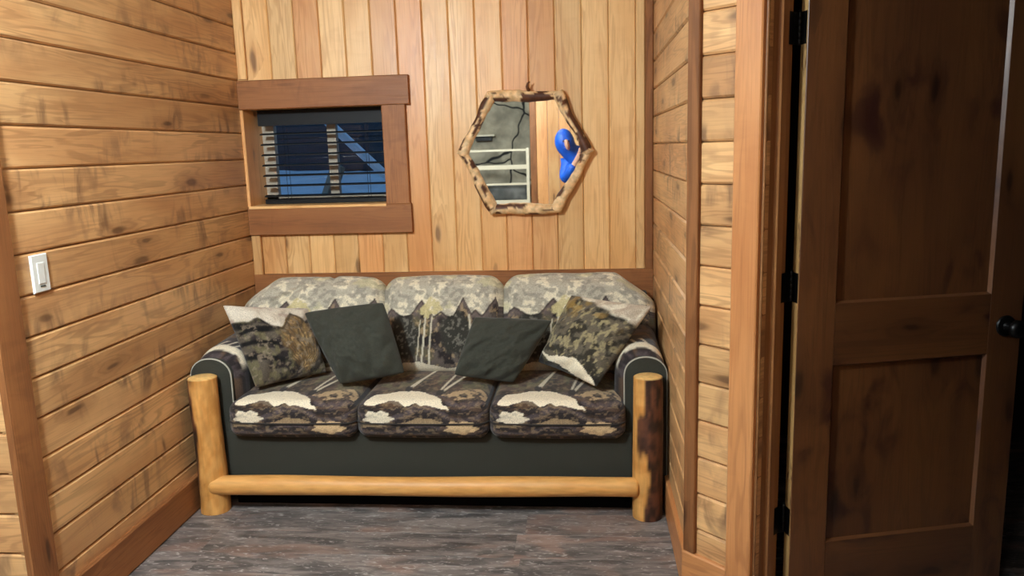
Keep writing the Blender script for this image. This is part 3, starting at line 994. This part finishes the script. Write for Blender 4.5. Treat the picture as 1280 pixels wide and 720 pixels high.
def log_post(x, seed, barkside):
    n = 60; H = .592
    pts = [(x + .0015 * math.sin(i / n * 4 + seed), 3.03 + .003 * math.sin(i / n * 5), H * i / n) for i in range(n + 1)]
    rad = [.0592 + .001 * math.sin(i / n * 6 + seed) + .002 * (1 - i / n) for i in range(n + 1)]

    def cf(f, an):
        q = float(fbm(np.array(f * 3.2), np.array(4 + 1.5 * math.cos(an) + seed), 91 + seed)); q2 = float(smooth(.3, .7, fbm(np.array(f * 13), np.array(2 + 4 * math.sin(an) + 3 * math.cos(an)), 95 + seed)))
        b = [postA[i] * (1 - q2) + postB[i] * q2 for i in range(3)]
        dx = math.cos(an - bang)           # 1 on the bark side
        k = float(smooth(thr, thr + .12, np.array(q * .7 + .45 * dx)))
        bc = [postC[i] * (1 - q2 * 1.0) + postD[i] * q2 for i in range(3)]
        return tuple(b[i] * (1 - k) + bc[i] * k for i in range(3))
    # angle 0 of the tube is +X for a vertical tube, angle 90 is +Y
    bang, thr = barkside
    mb = MB(); mb.tube(pts, rad, 32, True, cf, lambda f, an: .035 * (float(vnoise(np.array(f * 9), np.array(5 + 1.5 * math.cos(an) + seed), 98)) - .5), lin((232, 190, 120)), .006)
    return obj('log_post', mb, M['log'], sofa, True, 50)


log_post(-1.609, 1, (PI * 1.05, .56))
log_post(.236, 5, (-.45, .30))
# rail
n = 80
pts = [(-1.592 + 1.775 * i / n, 3.005, .124 + .011 * i / n + .002 * math.sin(i / 9)) for i in range(n + 1)]
rad = [.0405 + .0015 * math.sin(i / 7) for i in range(n + 1)]


def cf(f, an):
    q = float(fbm(np.array(f * 14), np.array(3 + 1.4 * math.cos(an)), 101)); 
    kn = max(0, 1 - float(vnoise(np.array(f * 60), np.array(7 + 1.5 * math.sin(an)), 103)) * 9)
    c = [lin((224, 170, 100))[i] * (1 - q) + lin((206, 144, 74))[i] * q for i in range(3)]
    return tuple(c[i] * (1 - .5 * min(kn, 1)) for i in range(3))


mb = MB(); mb.tube(pts, rad, 24, True, cf, None, lin((226, 170, 96)), .018)
obj('front_rail', mb, M['raillog'], sofa, True, 70)
# base panel
mb = MB(); mb.board((-1.545, 3.115, .075), X * 1.72, Z * .265, -Y * .035, .006)
mb.cuboid((-1.66, 3.116, .075), (.285, 3.72, .325), .006)
obj('base_panel', mb, M['green'], sofa)
mb = MB(); mb.cuboid((-1.54, 3.10, .0), (.17, 3.70, .078), .002)
obj('dust_cover', mb, M['black'], sofa)

# arms
def arm(x0, x1, inner):
    """x0<x1 front panel range; inner = +1 when the seat is to the right."""
    cx = (x0 + x1) / 2; w = (x1 - x0) / 2
    ztop = .655
    r = w
    prof = [(x0, .06)]
    for k in range(25):
        a = PI - PI * k / 24
        prof.append((cx + w * math.cos(a), ztop - .085 + .085 * math.sin(a) ** .8))
    prof.append((x1, .06))
    mb = MB()
    m = len(prof)
    vs = [(p[0], 3.092, p[1]) for p in prof] + [(p[0], 3.125, p[1]) for p in prof]
    cxm, czm = cx, .35
    ins = [(cxm + (p[0] - cxm) * .95, 3.088, czm + (p[1] - czm) * .985) for p in prof]
    vs += ins
    fs = [tuple(range(2 * m, 3 * m))]
    for k in range(m):
        k2 = (k + 1) % m
        fs.append((k, k2, 2 * m + k2, 2 * m + k)); fs.append((k, k + m, k2 + m, k2))
    fs.append(tuple(range(m, 2 * m))[::-1])
    mb.add(vs, fs)
    # make normals consistent
    ao = None
    # padded roll behind
    n1, n2 = 60, 70
    vs = []; A = []; YY = []
    bul = .045
    for j in range(n2 + 1):
        f = j / n2; yv = 3.118 + .56 * f
        g = math.sin(min(f * 7, 1) * PI / 2)
        wi = bul * g * (1 - .7 * min(1, f * 2.2))                    # inner bulge
        up = .030 * g + .02 * f
        lo = x0 if inner > 0 else x0 - wi
        hi = x1 + wi if inner > 0 else x1
        c_ = (lo + hi) / 2; hw = (hi - lo) / 2
        for i in range(n1 + 1):
            a = PI - PI * i / n1
            fl = i / n1
            ce, se = math.cos(a), math.sin(a)
            px = c_ + hw * math.copysign(abs(ce) ** .8, ce)
            zbase = ztop - .105
            pz = zbase + (.105 + up) * abs(se) ** .8
            if i == 0 or i == n1: pz = zbase
            vs.append((px, yv, pz)); A.append(fl if inner > 0 else 1 - fl); YY.append(yv - 3.118)
    # lower skirt of the roll
    A = np.array(A); YY = np.array(YY)
    cols = arm_paint(A, YY)
    fs = []
    W = n1 + 1
    for j in range(n2):
        for i in range(n1):
            q = j * W + i
            fs.append((q, q + 1, q + W + 1, q + W))
    base = len(vs)
    low = []
    for j in range(n2 + 1):
        for i in (0, n1):
            p = vs[j * W + i]; low.append((p[0], p[1], .30))
    vs2 = vs + low
    cols = np.vstack([cols, np.tile(cDark, (len(low), 1))])
    for j in range(n2):
        a0 = j * W; b0 = (j + 1) * W; l0 = base + 2 * j; l1 = base + 2 * (j + 1)
        fs.append((l0, a0, b0, l1)); fs.append((a0 + n1, l0 + 1, l1 + 1, b0 + n1))
    fs.append(tuple([base] + list(range(0, W)) + [base + 1])[::-1])
    e0 = n2 * W
    fs.append(tuple([base + 2 * n2] + list(range(e0, e0 + W)) + [base + 2 * n2 + 1]))
    mr = MB(); mr.add(vs2, fs, None, [tuple(c) for c in cols])
    ao = obj('armrest', mr, M['print'], sofa, True, 55)
    fp = obj('arm_front', mb, M['green'], ao, True, 40)
    mp = MB(); mp.tube([(p[0], 3.093, p[1]) for p in prof[0 if inner < 0 else 1:(m - 1 if inner < 0 else m)]] if False else [(cx + (p[0] - cx) * .985, 3.094, p[1] - .001) for p in prof], .0042, 8)
    obj('arm_piping', mp, M['piping'], ao, True)
    return ao


arm(-1.694, -1.515, 1)
arm(.146, .3185, -1)

# seat cushions
SW = .5567; SY0, SY1, SZ0, SZ1 = 3.02, 3.60, .325, .482
P, R_, F = padded(SW - .004, SY1 - SY0, SZ1 - SZ0, .045, 130, 120, 40, (0.003, .012, .014))
u = P[:, 0] / (SW - .004) + .5
hz = SZ1 - SZ0
tz = (P[:, 2] + hz / 2) / hz
ty = (P[:, 1] + (SY1 - SY0) / 2)
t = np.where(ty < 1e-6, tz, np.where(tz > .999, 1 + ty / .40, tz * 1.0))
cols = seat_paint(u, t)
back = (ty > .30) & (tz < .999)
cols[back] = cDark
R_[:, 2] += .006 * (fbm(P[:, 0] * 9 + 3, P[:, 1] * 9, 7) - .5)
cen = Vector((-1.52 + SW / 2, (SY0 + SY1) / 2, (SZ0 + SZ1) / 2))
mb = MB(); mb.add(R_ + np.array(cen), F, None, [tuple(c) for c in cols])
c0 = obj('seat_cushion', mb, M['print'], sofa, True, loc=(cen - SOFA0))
# piping round the middle of the cushion front and sides
mp = MB()
hw = SW / 2 - .002; yb = .24
pts = [(-hw - .001, yb, -.006), (-hw - .001, -.22, -.006)]
for k in range(9):
    a = PI + PI / 2 * k / 8
    pts.append((-hw + .045 + .047 * math.cos(a), -.29 + .045 + .047 * math.sin(a), -.006))
for k in range(1, 12):
    f = k / 12
    pts.append((-hw + .045 + (2 * hw - .09) * f, -.292 - .0125 * (1 - abs(2 * f - 1) ** 2.5), -.006))
for k in range(9):
    a = 1.5 * PI + PI / 2 * k / 8
    pts.append((hw - .045 + .047 * math.cos(a), -.29 + .045 + .047 * math.sin(a), -.006))
pts += [(hw + .001, -.22, -.006), (hw + .001, yb, -.006)]
mp.tube([Vector(p) + cen for p in pts], .0032, 6)
p0 = obj('cushion_piping', mp, M['darkpiping'], c0, True)
for k in (1, 2):
    c1 = c0.copy(); COL.objects.link(c1); c1.parent = sofa; c1.location = c0.location + X * (SW * k)
    p1 = p0.copy(); COL.objects.link(p1); p1.parent = c1

# back cushions
def back_cushion(xa, xb, cut, seed):
    w = xb - xa; h = .47; d = .19
    P, R_, F = padded(w, d, h, .075, 130, 34, 110, (.006, .025, .012))
    u = P[:, 0] / w + .5
    tz = (P[:, 2] + h / 2) / h
    ty = P[:, 1] + d / 2
    v = np.where(ty < 1e-6, tz * .92, np.where(tz > .999, .92 + ty / .42, tz * .92))
    cols = back_paint(u, v)
    # rounded outer top corner
    for side in cut:
        e = (R_[:, 0] * side) / (w / 2)
        k = smooth(.55, 1.0, e)
        R_[:, 2] -= k * .085 * smooth(-.1, 1, R_[:, 2] / (h / 2))
        R_[:, 0] -= side * .05 * smooth(.5, 1.0, R_[:, 2] / (h / 2)) * np.clip(e, 0, 1)
    if seed == 1:      # soft fold running up from the middle to the top
        dd_ = segd(u * w, tz * h, (.17, .35), (.44, .50))
        R_[:, 1] += .014 * smooth(.022, 0, dd_) * (ty < d * .5)
        R_[:, 2] -= .010 * smooth(.030, 0, np.abs(u * w - .44)) * (tz > .97)
    R_[:, 1] += .010 * (fbm(P[:, 0] * 8 + seed, P[:, 2] * 8, 17) - .5)
    R_[:, 2] += .010 * (fbm(P[:, 0] * 6 + seed, P[:, 1] * 5 + seed, 19) - .5) * (tz > .6)
    ca, sa = math.cos(-.30), math.sin(-.30)
    yy = R_[:, 1] * ca - R_[:, 2] * sa; zz = R_[:, 1] * sa + R_[:, 2] * ca
    # lean back: top goes to +Y
    W = np.stack([R_[:, 0] + (xa + xb) / 2, yy + 3.595, zz + .672], 1)
    mb = MB(); mb.add(W, F, None, [tuple(c) for c in cols])
    return obj('back_cushion', mb, M['print'], sofa, True, loc=Vector(((xa + xb) / 2, 3.595, .672)) - SOFA0)


back_cushion(-1.655, -.957, (-1,), 1)
back_cushion(-.960, -.388, (), 4)
back_cushion(-.391, .308, (1,), 7)
# upholstered back frame behind the cushions
mb = MB(); mb.cuboid((-1.66, 3.715, .08), (.285, 3.815, .80), .02)
obj('back_frame', mb, M['green'], sofa)

# ------------------------------------------------------------------ throw pillows
def pillow(name, label, q, th, mat, paint, seed, pinch=.035, group=None):
    """q: four world corners TL TR BR BL."""
    TL, TR, BR, BL = [np.array(p) for p in q]
    n = 90
    g = np.linspace(-1, 1, n + 1)
    A, B = np.meshgrid(g, g, indexing='ij')            # A left..right, B bottom..top
    a = A.ravel(); b = B.ravel()
    nrm = np.cross(TR - TL, BL - TL); nrm /= np.linalg.norm(nrm)
    if nrm[1] > 0: nrm = -nrm
    # pinch edges inward between the corners
    pa = a * (1 - pinch * (1 - b ** 2) * np.abs(a) ** 3); pb = b * (1 - pinch * (1 - a ** 2) * np.abs(b) ** 3)
    ear = .018 * np.abs(a) ** 14 * np.abs(b) ** 14
    pa = pa * (1 - ear); pb = pb * (1 - ear)
    s = (pa + 1) / 2; t = (pb + 1) / 2
    base = (TL[None] * ((1 - s) * t)[:, None] + TR[None] * (s * t)[:, None] + BR[None] * (s * (1 - t))[:, None] + BL[None] * ((1 - s) * (1 - t))[:, None])
    prof = (np.clip(1 - np.abs(a) ** 2.2, 0, 1) * np.clip(1 - np.abs(b) ** 2.2, 0, 1)) ** .52
    rim = np.minimum(1 - np.abs(a), 1 - np.abs(b))
    wr = (fbm(a * 2.5 + seed, b * 2.5, 110 + seed) - .5) * .6 * smooth(0, .2, rim) + .2 * np.sin((a - b) * 9 + 4 * fbm(a * 2, b * 2, 7)) * smooth(.6, .1, rim) * smooth(0, .1, rim)
    front = base + nrm * (th * prof * (1 + wr))[:, None]
    rear = base - nrm * (th * .75 * prof)[:, None]
    N1 = n + 1
    vs = np.vstack([front, rear]); fs = []
    nf = N1 * N1
    isb = (np.abs(a) > .9999) | (np.abs(b) > .9999)
    mp = np.arange(nf) + nf
    mp[isb] = np.arange(nf)[isb]
    for i in range(n):
        for j in range(n):
            k = i * N1 + j
            f4 = (k, k + N1, k + N1 + 1, k + 1)
            fs.append(f4); fs.append(tuple(int(mp[x]) for x in f4[::-1]))
    if paint is not None:
        cf_ = paint((a + 1) / 2, (b + 1) / 2)
        cols = np.vstack([cf_, np.tile(cDark, (nf, 1))])
    else:
        cols = np.ones((2 * nf, 3))
    mb = MB(); mb.add(vs, fs, None, [tuple(c) for c in cols])
    used = sorted({i for f in fs for i in f}); rm = {o: i for i, o in enumerate(used)}
    mb.v = [mb.v[i] for i in used]; mb.vc = [mb.vc[i] for i in used]; mb.f = [tuple(rm[i] for i in f) for f in mb.f]
    cen = Vector(tuple((TL + TR + BR + BL) / 4))
    o = obj(name, mb, mat, None, True, loc=cen)
    tag(o, label, 'pillow', group)
    return o


def pil_left(u, v):
    n = u.size
    c = np.tile(np.array(lin((84, 76, 66))), (n, 1))
    c = lay(c, cDark, smooth(.48, .62, fbm(u * 8, v * 16, 121)))
    c = lay(c, cOl, smooth(.52, .64, fbm(u * 14, v * 10, 123)) * .7)
    for k, vv in enumerate((.62, .45, .30, .72)):
        w = .028 + .01 * k
        c = lay(c, cBlack, smooth(w, w * .4, np.abs(v - vv - .06 * np.sin(u * 5 + k))) * smooth(.62, .3, u + .15 * (fbm(u * 5, v * 5, 9) - .5)))
    q = np.hypot((u - .70) / .24, (v - .50) / .40) + .5 * (fbm(u * 9, v * 9, 125) - .5)
    fan = smooth(1.05, .8, q)
    c = lay(c, np.array(lin((124, 98, 62))), fan * .85)
    stre = np.sin(np.arctan2(v - .05, u - .72) * 46 + 22 * fbm(u * 7, v * 7, 127))
    c = lay(c, np.array(lin((176, 146, 100))), fan * smooth(.3, .9, stre) * smooth(.45, .6, fbm(u * 16, v * 16, 129)) * .8)
    c = lay(c, np.array(lin((60, 52, 42))), fan * smooth(.2, .9, -stre) * .6)
    c = lay(c, np.array(lin((132, 118, 100))), smooth(.58, .68, fbm(u * 24, v * 24, 130)) * .6)
    r = ridge(u, 131, [(.28, .05, .12), (.72, .14, .14), (1.0, .1, .14)], .76 + .0 * u) - .10 * smooth(.25, .5, u) * smooth(.62, .5, u)
    r = r + .03 * (fbm(u * 12, v * 4, 133) - .5)
    sky = smooth(0, .02, v - r)
    sk = np.tile(np.array(lin((206, 196, 178))), (n, 1)); sk = lay(sk, np.array(lin((164, 140, 128))), smooth(.5, .65, fbm(u * 7, v * 7, 135)) * .7)
    c = c * (1 - sky[:, None]) + sk * sky[:, None]
    c = lay(c, cBlack, smooth(.03, .0, np.abs(v - r + .02)) * .6)
    return c


def pil_right(u, v):
    n = u.size
    c = np.tile(np.array(lin((96, 88, 74))), (n, 1))
    c = lay(c, np.array(lin((52, 48, 40))), smooth(.46, .6, fbm(u * 13, v * 13, 141)))
    c = lay(c, np.array(lin((150, 138, 104))), smooth(.54, .66, fbm(u * 22, v * 16, 143)) * .9)
    c = lay(c, cGold, smooth(.5, .64, fbm(u * 8, v * 8, 145)) * smooth(.5, .9, v) * .8)
    d = v - (.80 - .32 * u) + .08 * (fbm(u * 8, v * 8, 147) - .5)
    sky = smooth(.10, .13, d - .12)
    sk = np.tile(np.array(lin((214, 204, 182))), (n, 1)); sk = lay(sk, np.array(lin((176, 160, 140))), smooth(.5, .62, fbm(u * 7, v * 7, 149)) * .8)
    c = c * (1 - sky[:, None]) + sk * sky[:, None]
    c = lay(c, cBlack, smooth(.05, .01, np.abs(d - .22)) * .45 * smooth(.3, .6, u))
    sn = inpoly(u, v + .05 * (fbm(u * 9, v * 9, 151) - .5), [(.02, .14), (.2, .12), (.45, .16), (.62, .20), (.9, .06), (.99, .02), (.9, -.02), (.6, .01), (.42, .06), (.2, .06)])
    c = lay(c, cBlack, smooth(.13, .04, v) * .85)
    c = lay(c, cCream * 1.0, sn)
    return c


PG = 'throw pillows on the sofa'
PIL = {}
PIL['gl'] = [(-1.263, 3.33, .802), (-.898, 3.33, .845), (-.796, 3.24, .549), (-1.075, 3.195, .512)]
PIL['gr'] = [(-.493, 3.33, .775), (-.152, 3.33, .757), (-.318, 3.225, .508), (-.583, 3.26, .533)]
PIL['pl'] = [(-1.576, 3.20, .868), (-1.291, 3.46, .797), (-1.190, 3.37, .512), (-1.432, 3.14, .51)]
PIL['pr'] = [(-.070, 3.43, .85), (.271, 3.215, .84), (.034, 3.11, .522), (-.222, 3.34, .568)]
pillow('throw_pillow', 'wildlife-print throw pillow with pale top, at the left arm of the sofa', PIL['pl'], .075, M['print'], pil_left, 2, group=PG)
pillow('throw_pillow', 'plain dark green square pillow leaning left of the middle seat', PIL['gl'], .076, M['pillowgreen'], None, 5, -.02, group=PG)
pillow('throw_pillow', 'plain dark green square pillow leaning right of the middle seat', PIL['gr'], .074, M['pillowgreen'], None, 9, -.015, group=PG)
pillow('throw_pillow', 'wildlife-print throw pillow tipped on its corner by the right arm', PIL['pr'], .075, M['print'], pil_right, 13, group=PG)

# ------------------------------------------------------------------ behind the camera: bunk, person
bk = thing('bunk_bed', 'cream framed bunk bed with bar rail in the grey nook, reflected in the mirror', 'bed', (-1.4, -1.75, 0))
bx0, bx1, by0, by1 = -2.4, -.632, -2.25, -1.32
mb = MB()
for xx in (bx0, bx1 - .035):
    for yy in (by0, by1 - .035):
        m = MB(); m.cuboid((xx, yy, 0), (xx + .035, yy + .035, 1.50), .003); obj('bed_post', m, M['cream'], bk)
for zc, hh in ((1.478, .022), (1.288, .05), (1.096, .022), (.885, .06)):
    m = MB(); m.cuboid((bx0 + .036, by1 - .03, zc - hh / 2), (bx1 - .036, by1 - .006, zc + hh / 2), .003); obj('guard_rail', m, M['cream'], bk)
m = MB(); m.cuboid((bx0 + .02, by0 + .01, .86), (bx1 - .02, by1 - .04, .89), .002); obj('bunk_base', m, M['cream'], bk)
P, R_, F = padded(bx1 - bx0 - .06, .84, .17, .05, 40, 24, 8, (0, 0, .03))
m = MB(); m.add(R_ + np.array([(bx0 + bx1) / 2, (by0 + by1) / 2 - .01, .976]), F); obj('mattress', m, M['bedding'], bk, True)
m = MB(); m.cuboid((bx0 + .02, by0 + .01, .30), (bx1 - .02, by1 - .04, .33), .002); obj('bunk_base', m, M['cream'], bk)
P, R_, F = padded(bx1 - bx0 - .06, .84, .17, .05, 40, 24, 8, (0, 0, .03))
m = MB(); m.add(R_ + np.array([(bx0 + bx1) / 2, (by0 + by1) / 2 - .01, .416]), F); obj('mattress', m, M['bedding'], bk, True)
lampw = thing('wall_shelf', 'small dark wall shelf on the grey rock wall, reflected in the mirror', 'shelf', (-1.25, -2.28, 1.66))
m = MB(); m.cuboid((-1.40, -2.34, 1.655), (-1.12, -2.20, 1.675), .003); obj('shelf_board', m, M['cream'], lampw)
m = MB(); m.cuboid((-1.36, -2.34, 1.60), (-1.16, -2.24, 1.654), .012); obj('shelf_bracket', m, M['blackmetal'], lampw)


def skin_obj(name, verts, edges, mat, parent, sub=2, root=0):
    off = worldloc(parent)
    me = bpy.data.meshes.new(name)
    me.from_pydata([tuple(Vector(v[:3]) - off) for v in verts], edges, [])
    o = bpy.data.objects.new(name, me); COL.objects.link(o); o.parent = parent
    md = o.modifiers.new('Skin', 'SKIN'); md.use_smooth_shade = True; md.branch_smoothing = .4
    for i, v in enumerate(verts):
        d = me.skin_vertices[0].data[i]
        rx = v[3]; ry = v[4] if len(v) > 4 else v[3]
        d.radius = (rx, ry); d.use_root = (i == root)
    sb = o.modifiers.new('Sub', 'SUBSURF'); sb.levels = sub; sb.render_levels = sub
    me.materials.append(mat)
    return o


pr = thing('person', 'person in a blue hooded jacket holding up a phone, reflected in the mirror', 'person', (-.02, -.32, 0))
HD = Vector((-.200, -.150, 1.525))
V = [(-.03, -.33, .92, .10),     # 0 pelvis
     (-.04, -.33, 1.10, .095),   # 1
     (-.05, -.31, 1.28, .10),   # 2 chest
     (-.08, -.275, 1.375, .06),   # 3 upper
     (-.125, -.23, 1.425, .05),       # 4 neck
     (-.175, -.175, 1.475, .066),     # 5 jaw
     (-.200, -.155, 1.54, .080),      # 6 skull
     (-.207, -.160, 1.60, .06),       # 7 crown
     (-.17, -.075, 1.525, .010),      # 8 nose
     (.12, -.30, 1.335, .048), (.20, -.17, 1.17, .042), (.075, -.075, 1.375, .030), (.052, -.062, 1.412, .024, .03),   # right arm 9-12
     (-.19, -.285, 1.32, .048), (-.195, -.16, 1.17, .042), (-.075, -.085, 1.375, .030), (-.055, -.064, 1.412, .024, .03),  # left arm 13-16
     (.07, -.33, .84, .085), (.075, -.31, .48, .058), (.08, -.34, .10, .04), (.085, -.24, .035, .035),                  # right leg 17-20
     (-.11, -.33, .84, .085), (-.115, -.31, .48, .058), (-.12, -.34, .10, .04), (-.125, -.24, .035, .035)]              # 21-24
E_ = [(0, 1), (1, 2), (2, 3), (3, 4), (4, 5), (5, 6), (6, 7), (6, 8), (2, 9), (9, 10), (10, 11), (11, 12), (2, 13), (13, 14), (14, 15), (15, 16),
      (0, 17), (17, 18), (18, 19), (19, 20), (0, 21), (21, 22), (22, 23), (23, 24)]
# fingers curl around the phone edges
for sx, wrist in ((1, 12), (-1, 16)):
    for k in range(4):
        b = len(V)
        zz = 1.425 + k * .017
        V += [(sx * .054, -.052, zz, .009), (sx * .0485, -.024, zz + .004, .0072), (sx * .040, -.0195, zz + .006, .0062)]
        E_ += [(wrist, b), (b, b + 1), (b + 1, b + 2)]
    b = len(V)
    V += [(sx * .040, -.062, 1.432, .0095), (sx * .032, -.051, 1.455, .0085), (sx * .022, -.050, 1.478, .0075)]
    E_ += [(wrist, b), (b, b + 1), (b + 1, b + 2)]
body = skin_obj('body', V, E_, M['skin'], pr)
J = [(-.03, -.33, .74, .172), (-.035, -.33, .90, .172), (-.04, -.33, 1.08, .165), (-.055, -.31, 1.27, .16), (-.085, -.275, 1.37, .12),
     (-.135, -.235, 1.435, .088), (-.192, -.192, 1.50, .102), (-.205, -.188, 1.565, .108), (-.203, -.185, 1.635, .078), (-.192, -.18, 1.675, .03),
     (.12, -.30, 1.335, .078), (.20, -.175, 1.165, .062), (.09, -.085, 1.35, .045),
     (-.19, -.285, 1.32, .08), (-.195, -.16, 1.17, .066), (-.105, -.095, 1.335, .052)]
JE = [(0, 1), (1, 2), (2, 3), (3, 4), (4, 5), (5, 6), (6, 7), (7, 8), (8, 9), (3, 10), (10, 11), (11, 12), (3, 13), (13, 14), (14, 15)]
skin_obj('jacket', J, JE, M['blue'], pr)
T = [(-.03, -.33, 1.0, .125), (-.03, -.33, .86, .135), (.065, -.33, .76, .098), (.075, -.312, .48, .074), (.08, -.34, .10, .062), (-.12, -.33, .76, .098), (-.117, -.312, .48, .074), (-.12, -.34, .10, .062)]
skin_obj('trousers', T, [(0, 1), (1, 2), (2, 3), (3, 4), (1, 5), (5, 6), (6, 7)], M['pants'], pr)
for sx in (.082, -.122):
    skin_obj('shoe', [(sx, -.365, .05, .045, .045), (sx, -.28, .045, .045, .04), (sx, -.17, .035, .042, .03)], [(0, 1), (1, 2)], M['shoe'], pr)
for s in (-.026, .026):
    m = MB(); m.lathe(Vector((-.183 + s, -.083 - s * .25, 1.552)), (.2, 1, 0), [(.002, 0), (.009, .002), (.008, .006), (.003, .009)], 12); obj('eye', m, M['eye'], pr, True)
m = MB(); m.tube([(-.180, -.098, 1.487), (-.160, -.098, 1.485), (-.140, -.104, 1.488)], [.002, .005, .002], 8); obj('mouth', m, M['lip'], pr, True)
ph = thing('smartphone', 'black smartphone held up by the person in blue', 'phone', (0, -.032, 1.475))
m = MB(); m.board((-.037, -.037, 1.425), Z * .15, X * .074, Y * .009, .002, cu=.002); obj('phone_body', m, M['phone'], ph)
m = MB(); m.board((-.033, -.037, 1.432), Z * .136, X * .066, -Y * .0008, .0003); obj('screen', m, M['blackmetal'], ph)

# ------------------------------------------------------------------ lamps
def ceiling_lamp(x, y, label, power, r=.16):
    t = thing('ceiling_light', label, 'ceiling light', (x, y, CEIL), 'ceiling lights')
    m = MB(); m.lathe((x, y, CEIL - .045), Z, [(r, 0), (r + .012, .006), (r + .012, .044)], 40); obj('light_base', m, M['white'], t, True, 40)
    m = MB(); m.lathe((x, y, CEIL - .075), Z, [(.02, 0), (r * .6, .004), (r * .92, .015), (r - .004, .031)], 40); obj('diffuser', m, M['lamp'], t, True, 60)
    ld = bpy.data.lights.new('ceiling_lamp_light', 'POINT'); ld.shadow_soft_size = .10; ld.energy = power; ld.color = (.84, .95, 1)
    lo = bpy.data.objects.new('lamp_glow', ld); COL.objects.link(lo); lo.parent = t; lo.location = (0, 0, -.20)
    return t


ceiling_lamp(-1.28, 1.02, 'round white ceiling light above the front of the alcove', 178)
ceiling_lamp(-.7, -.55, 'added round white fill light, unseen on the ceiling behind the photographer', 12)  # added fill lamp, brightens the figure and the room in the mirror

# ------------------------------------------------------------------ world, camera, view
w = bpy.data.worlds.new('World'); SC.world = w; w.use_nodes = True
bg = w.node_tree.nodes['Background']
tc = w.node_tree.nodes.new('ShaderNodeTexCoord'); sx_ = w.node_tree.nodes.new('ShaderNodeSeparateXYZ'); mr_ = w.node_tree.nodes.new('ShaderNodeMapRange')
mx = w.node_tree.nodes.new('ShaderNodeMix'); mx.data_type = 'RGBA'
w.node_tree.links.new(tc.outputs['Generated'], sx_.inputs[0]); w.node_tree.links.new(sx_.outputs[2], mr_.inputs[0]); w.node_tree.links.new(mr_.outputs[0], mx.inputs[0])
mx.inputs[6].default_value = (.17, .36, .62, 1); mx.inputs[7].default_value = (.10, .24, .46, 1)
w.node_tree.links.new(mx.outputs[2], bg.inputs[0]); bg.inputs[1].default_value = .85

cam = bpy.data.cameras.new('Camera'); co = bpy.data.objects.new('Camera', cam); COL.objects.link(co)
yaw, pitch, roll = [math.radians(a) for a in (5.553, 10.125, -1.721)]
f_ = Vector((-math.sin(yaw) * math.cos(pitch), math.cos(yaw) * math.cos(pitch), -math.sin(pitch)))
r_ = Vector((math.cos(yaw), math.sin(yaw), 0)); u_ = r_.cross(f_)
r2 = r_ * math.cos(roll) + u_ * math.sin(roll); u2 = -r_ * math.sin(roll) + u_ * math.cos(roll)
mat = Matrix((r2, u2, -f_)).transposed().to_4x4(); mat.translation = Vector((0, 0, 1.5))
co.matrix_world = mat
cam.sensor_width = 36; cam.lens = 978.25 / 1280 * 36; cam.clip_start = .01
SC.camera = co
SC.view_settings.view_transform = 'Standard'; SC.view_settings.look = 'None'; SC.view_settings.gamma = 1; SC.view_settings.exposure = 0.2
SC.view_settings.use_curve_mapping = False
SC.cycles.max_bounces = 10; SC.cycles.diffuse_bounces = 6
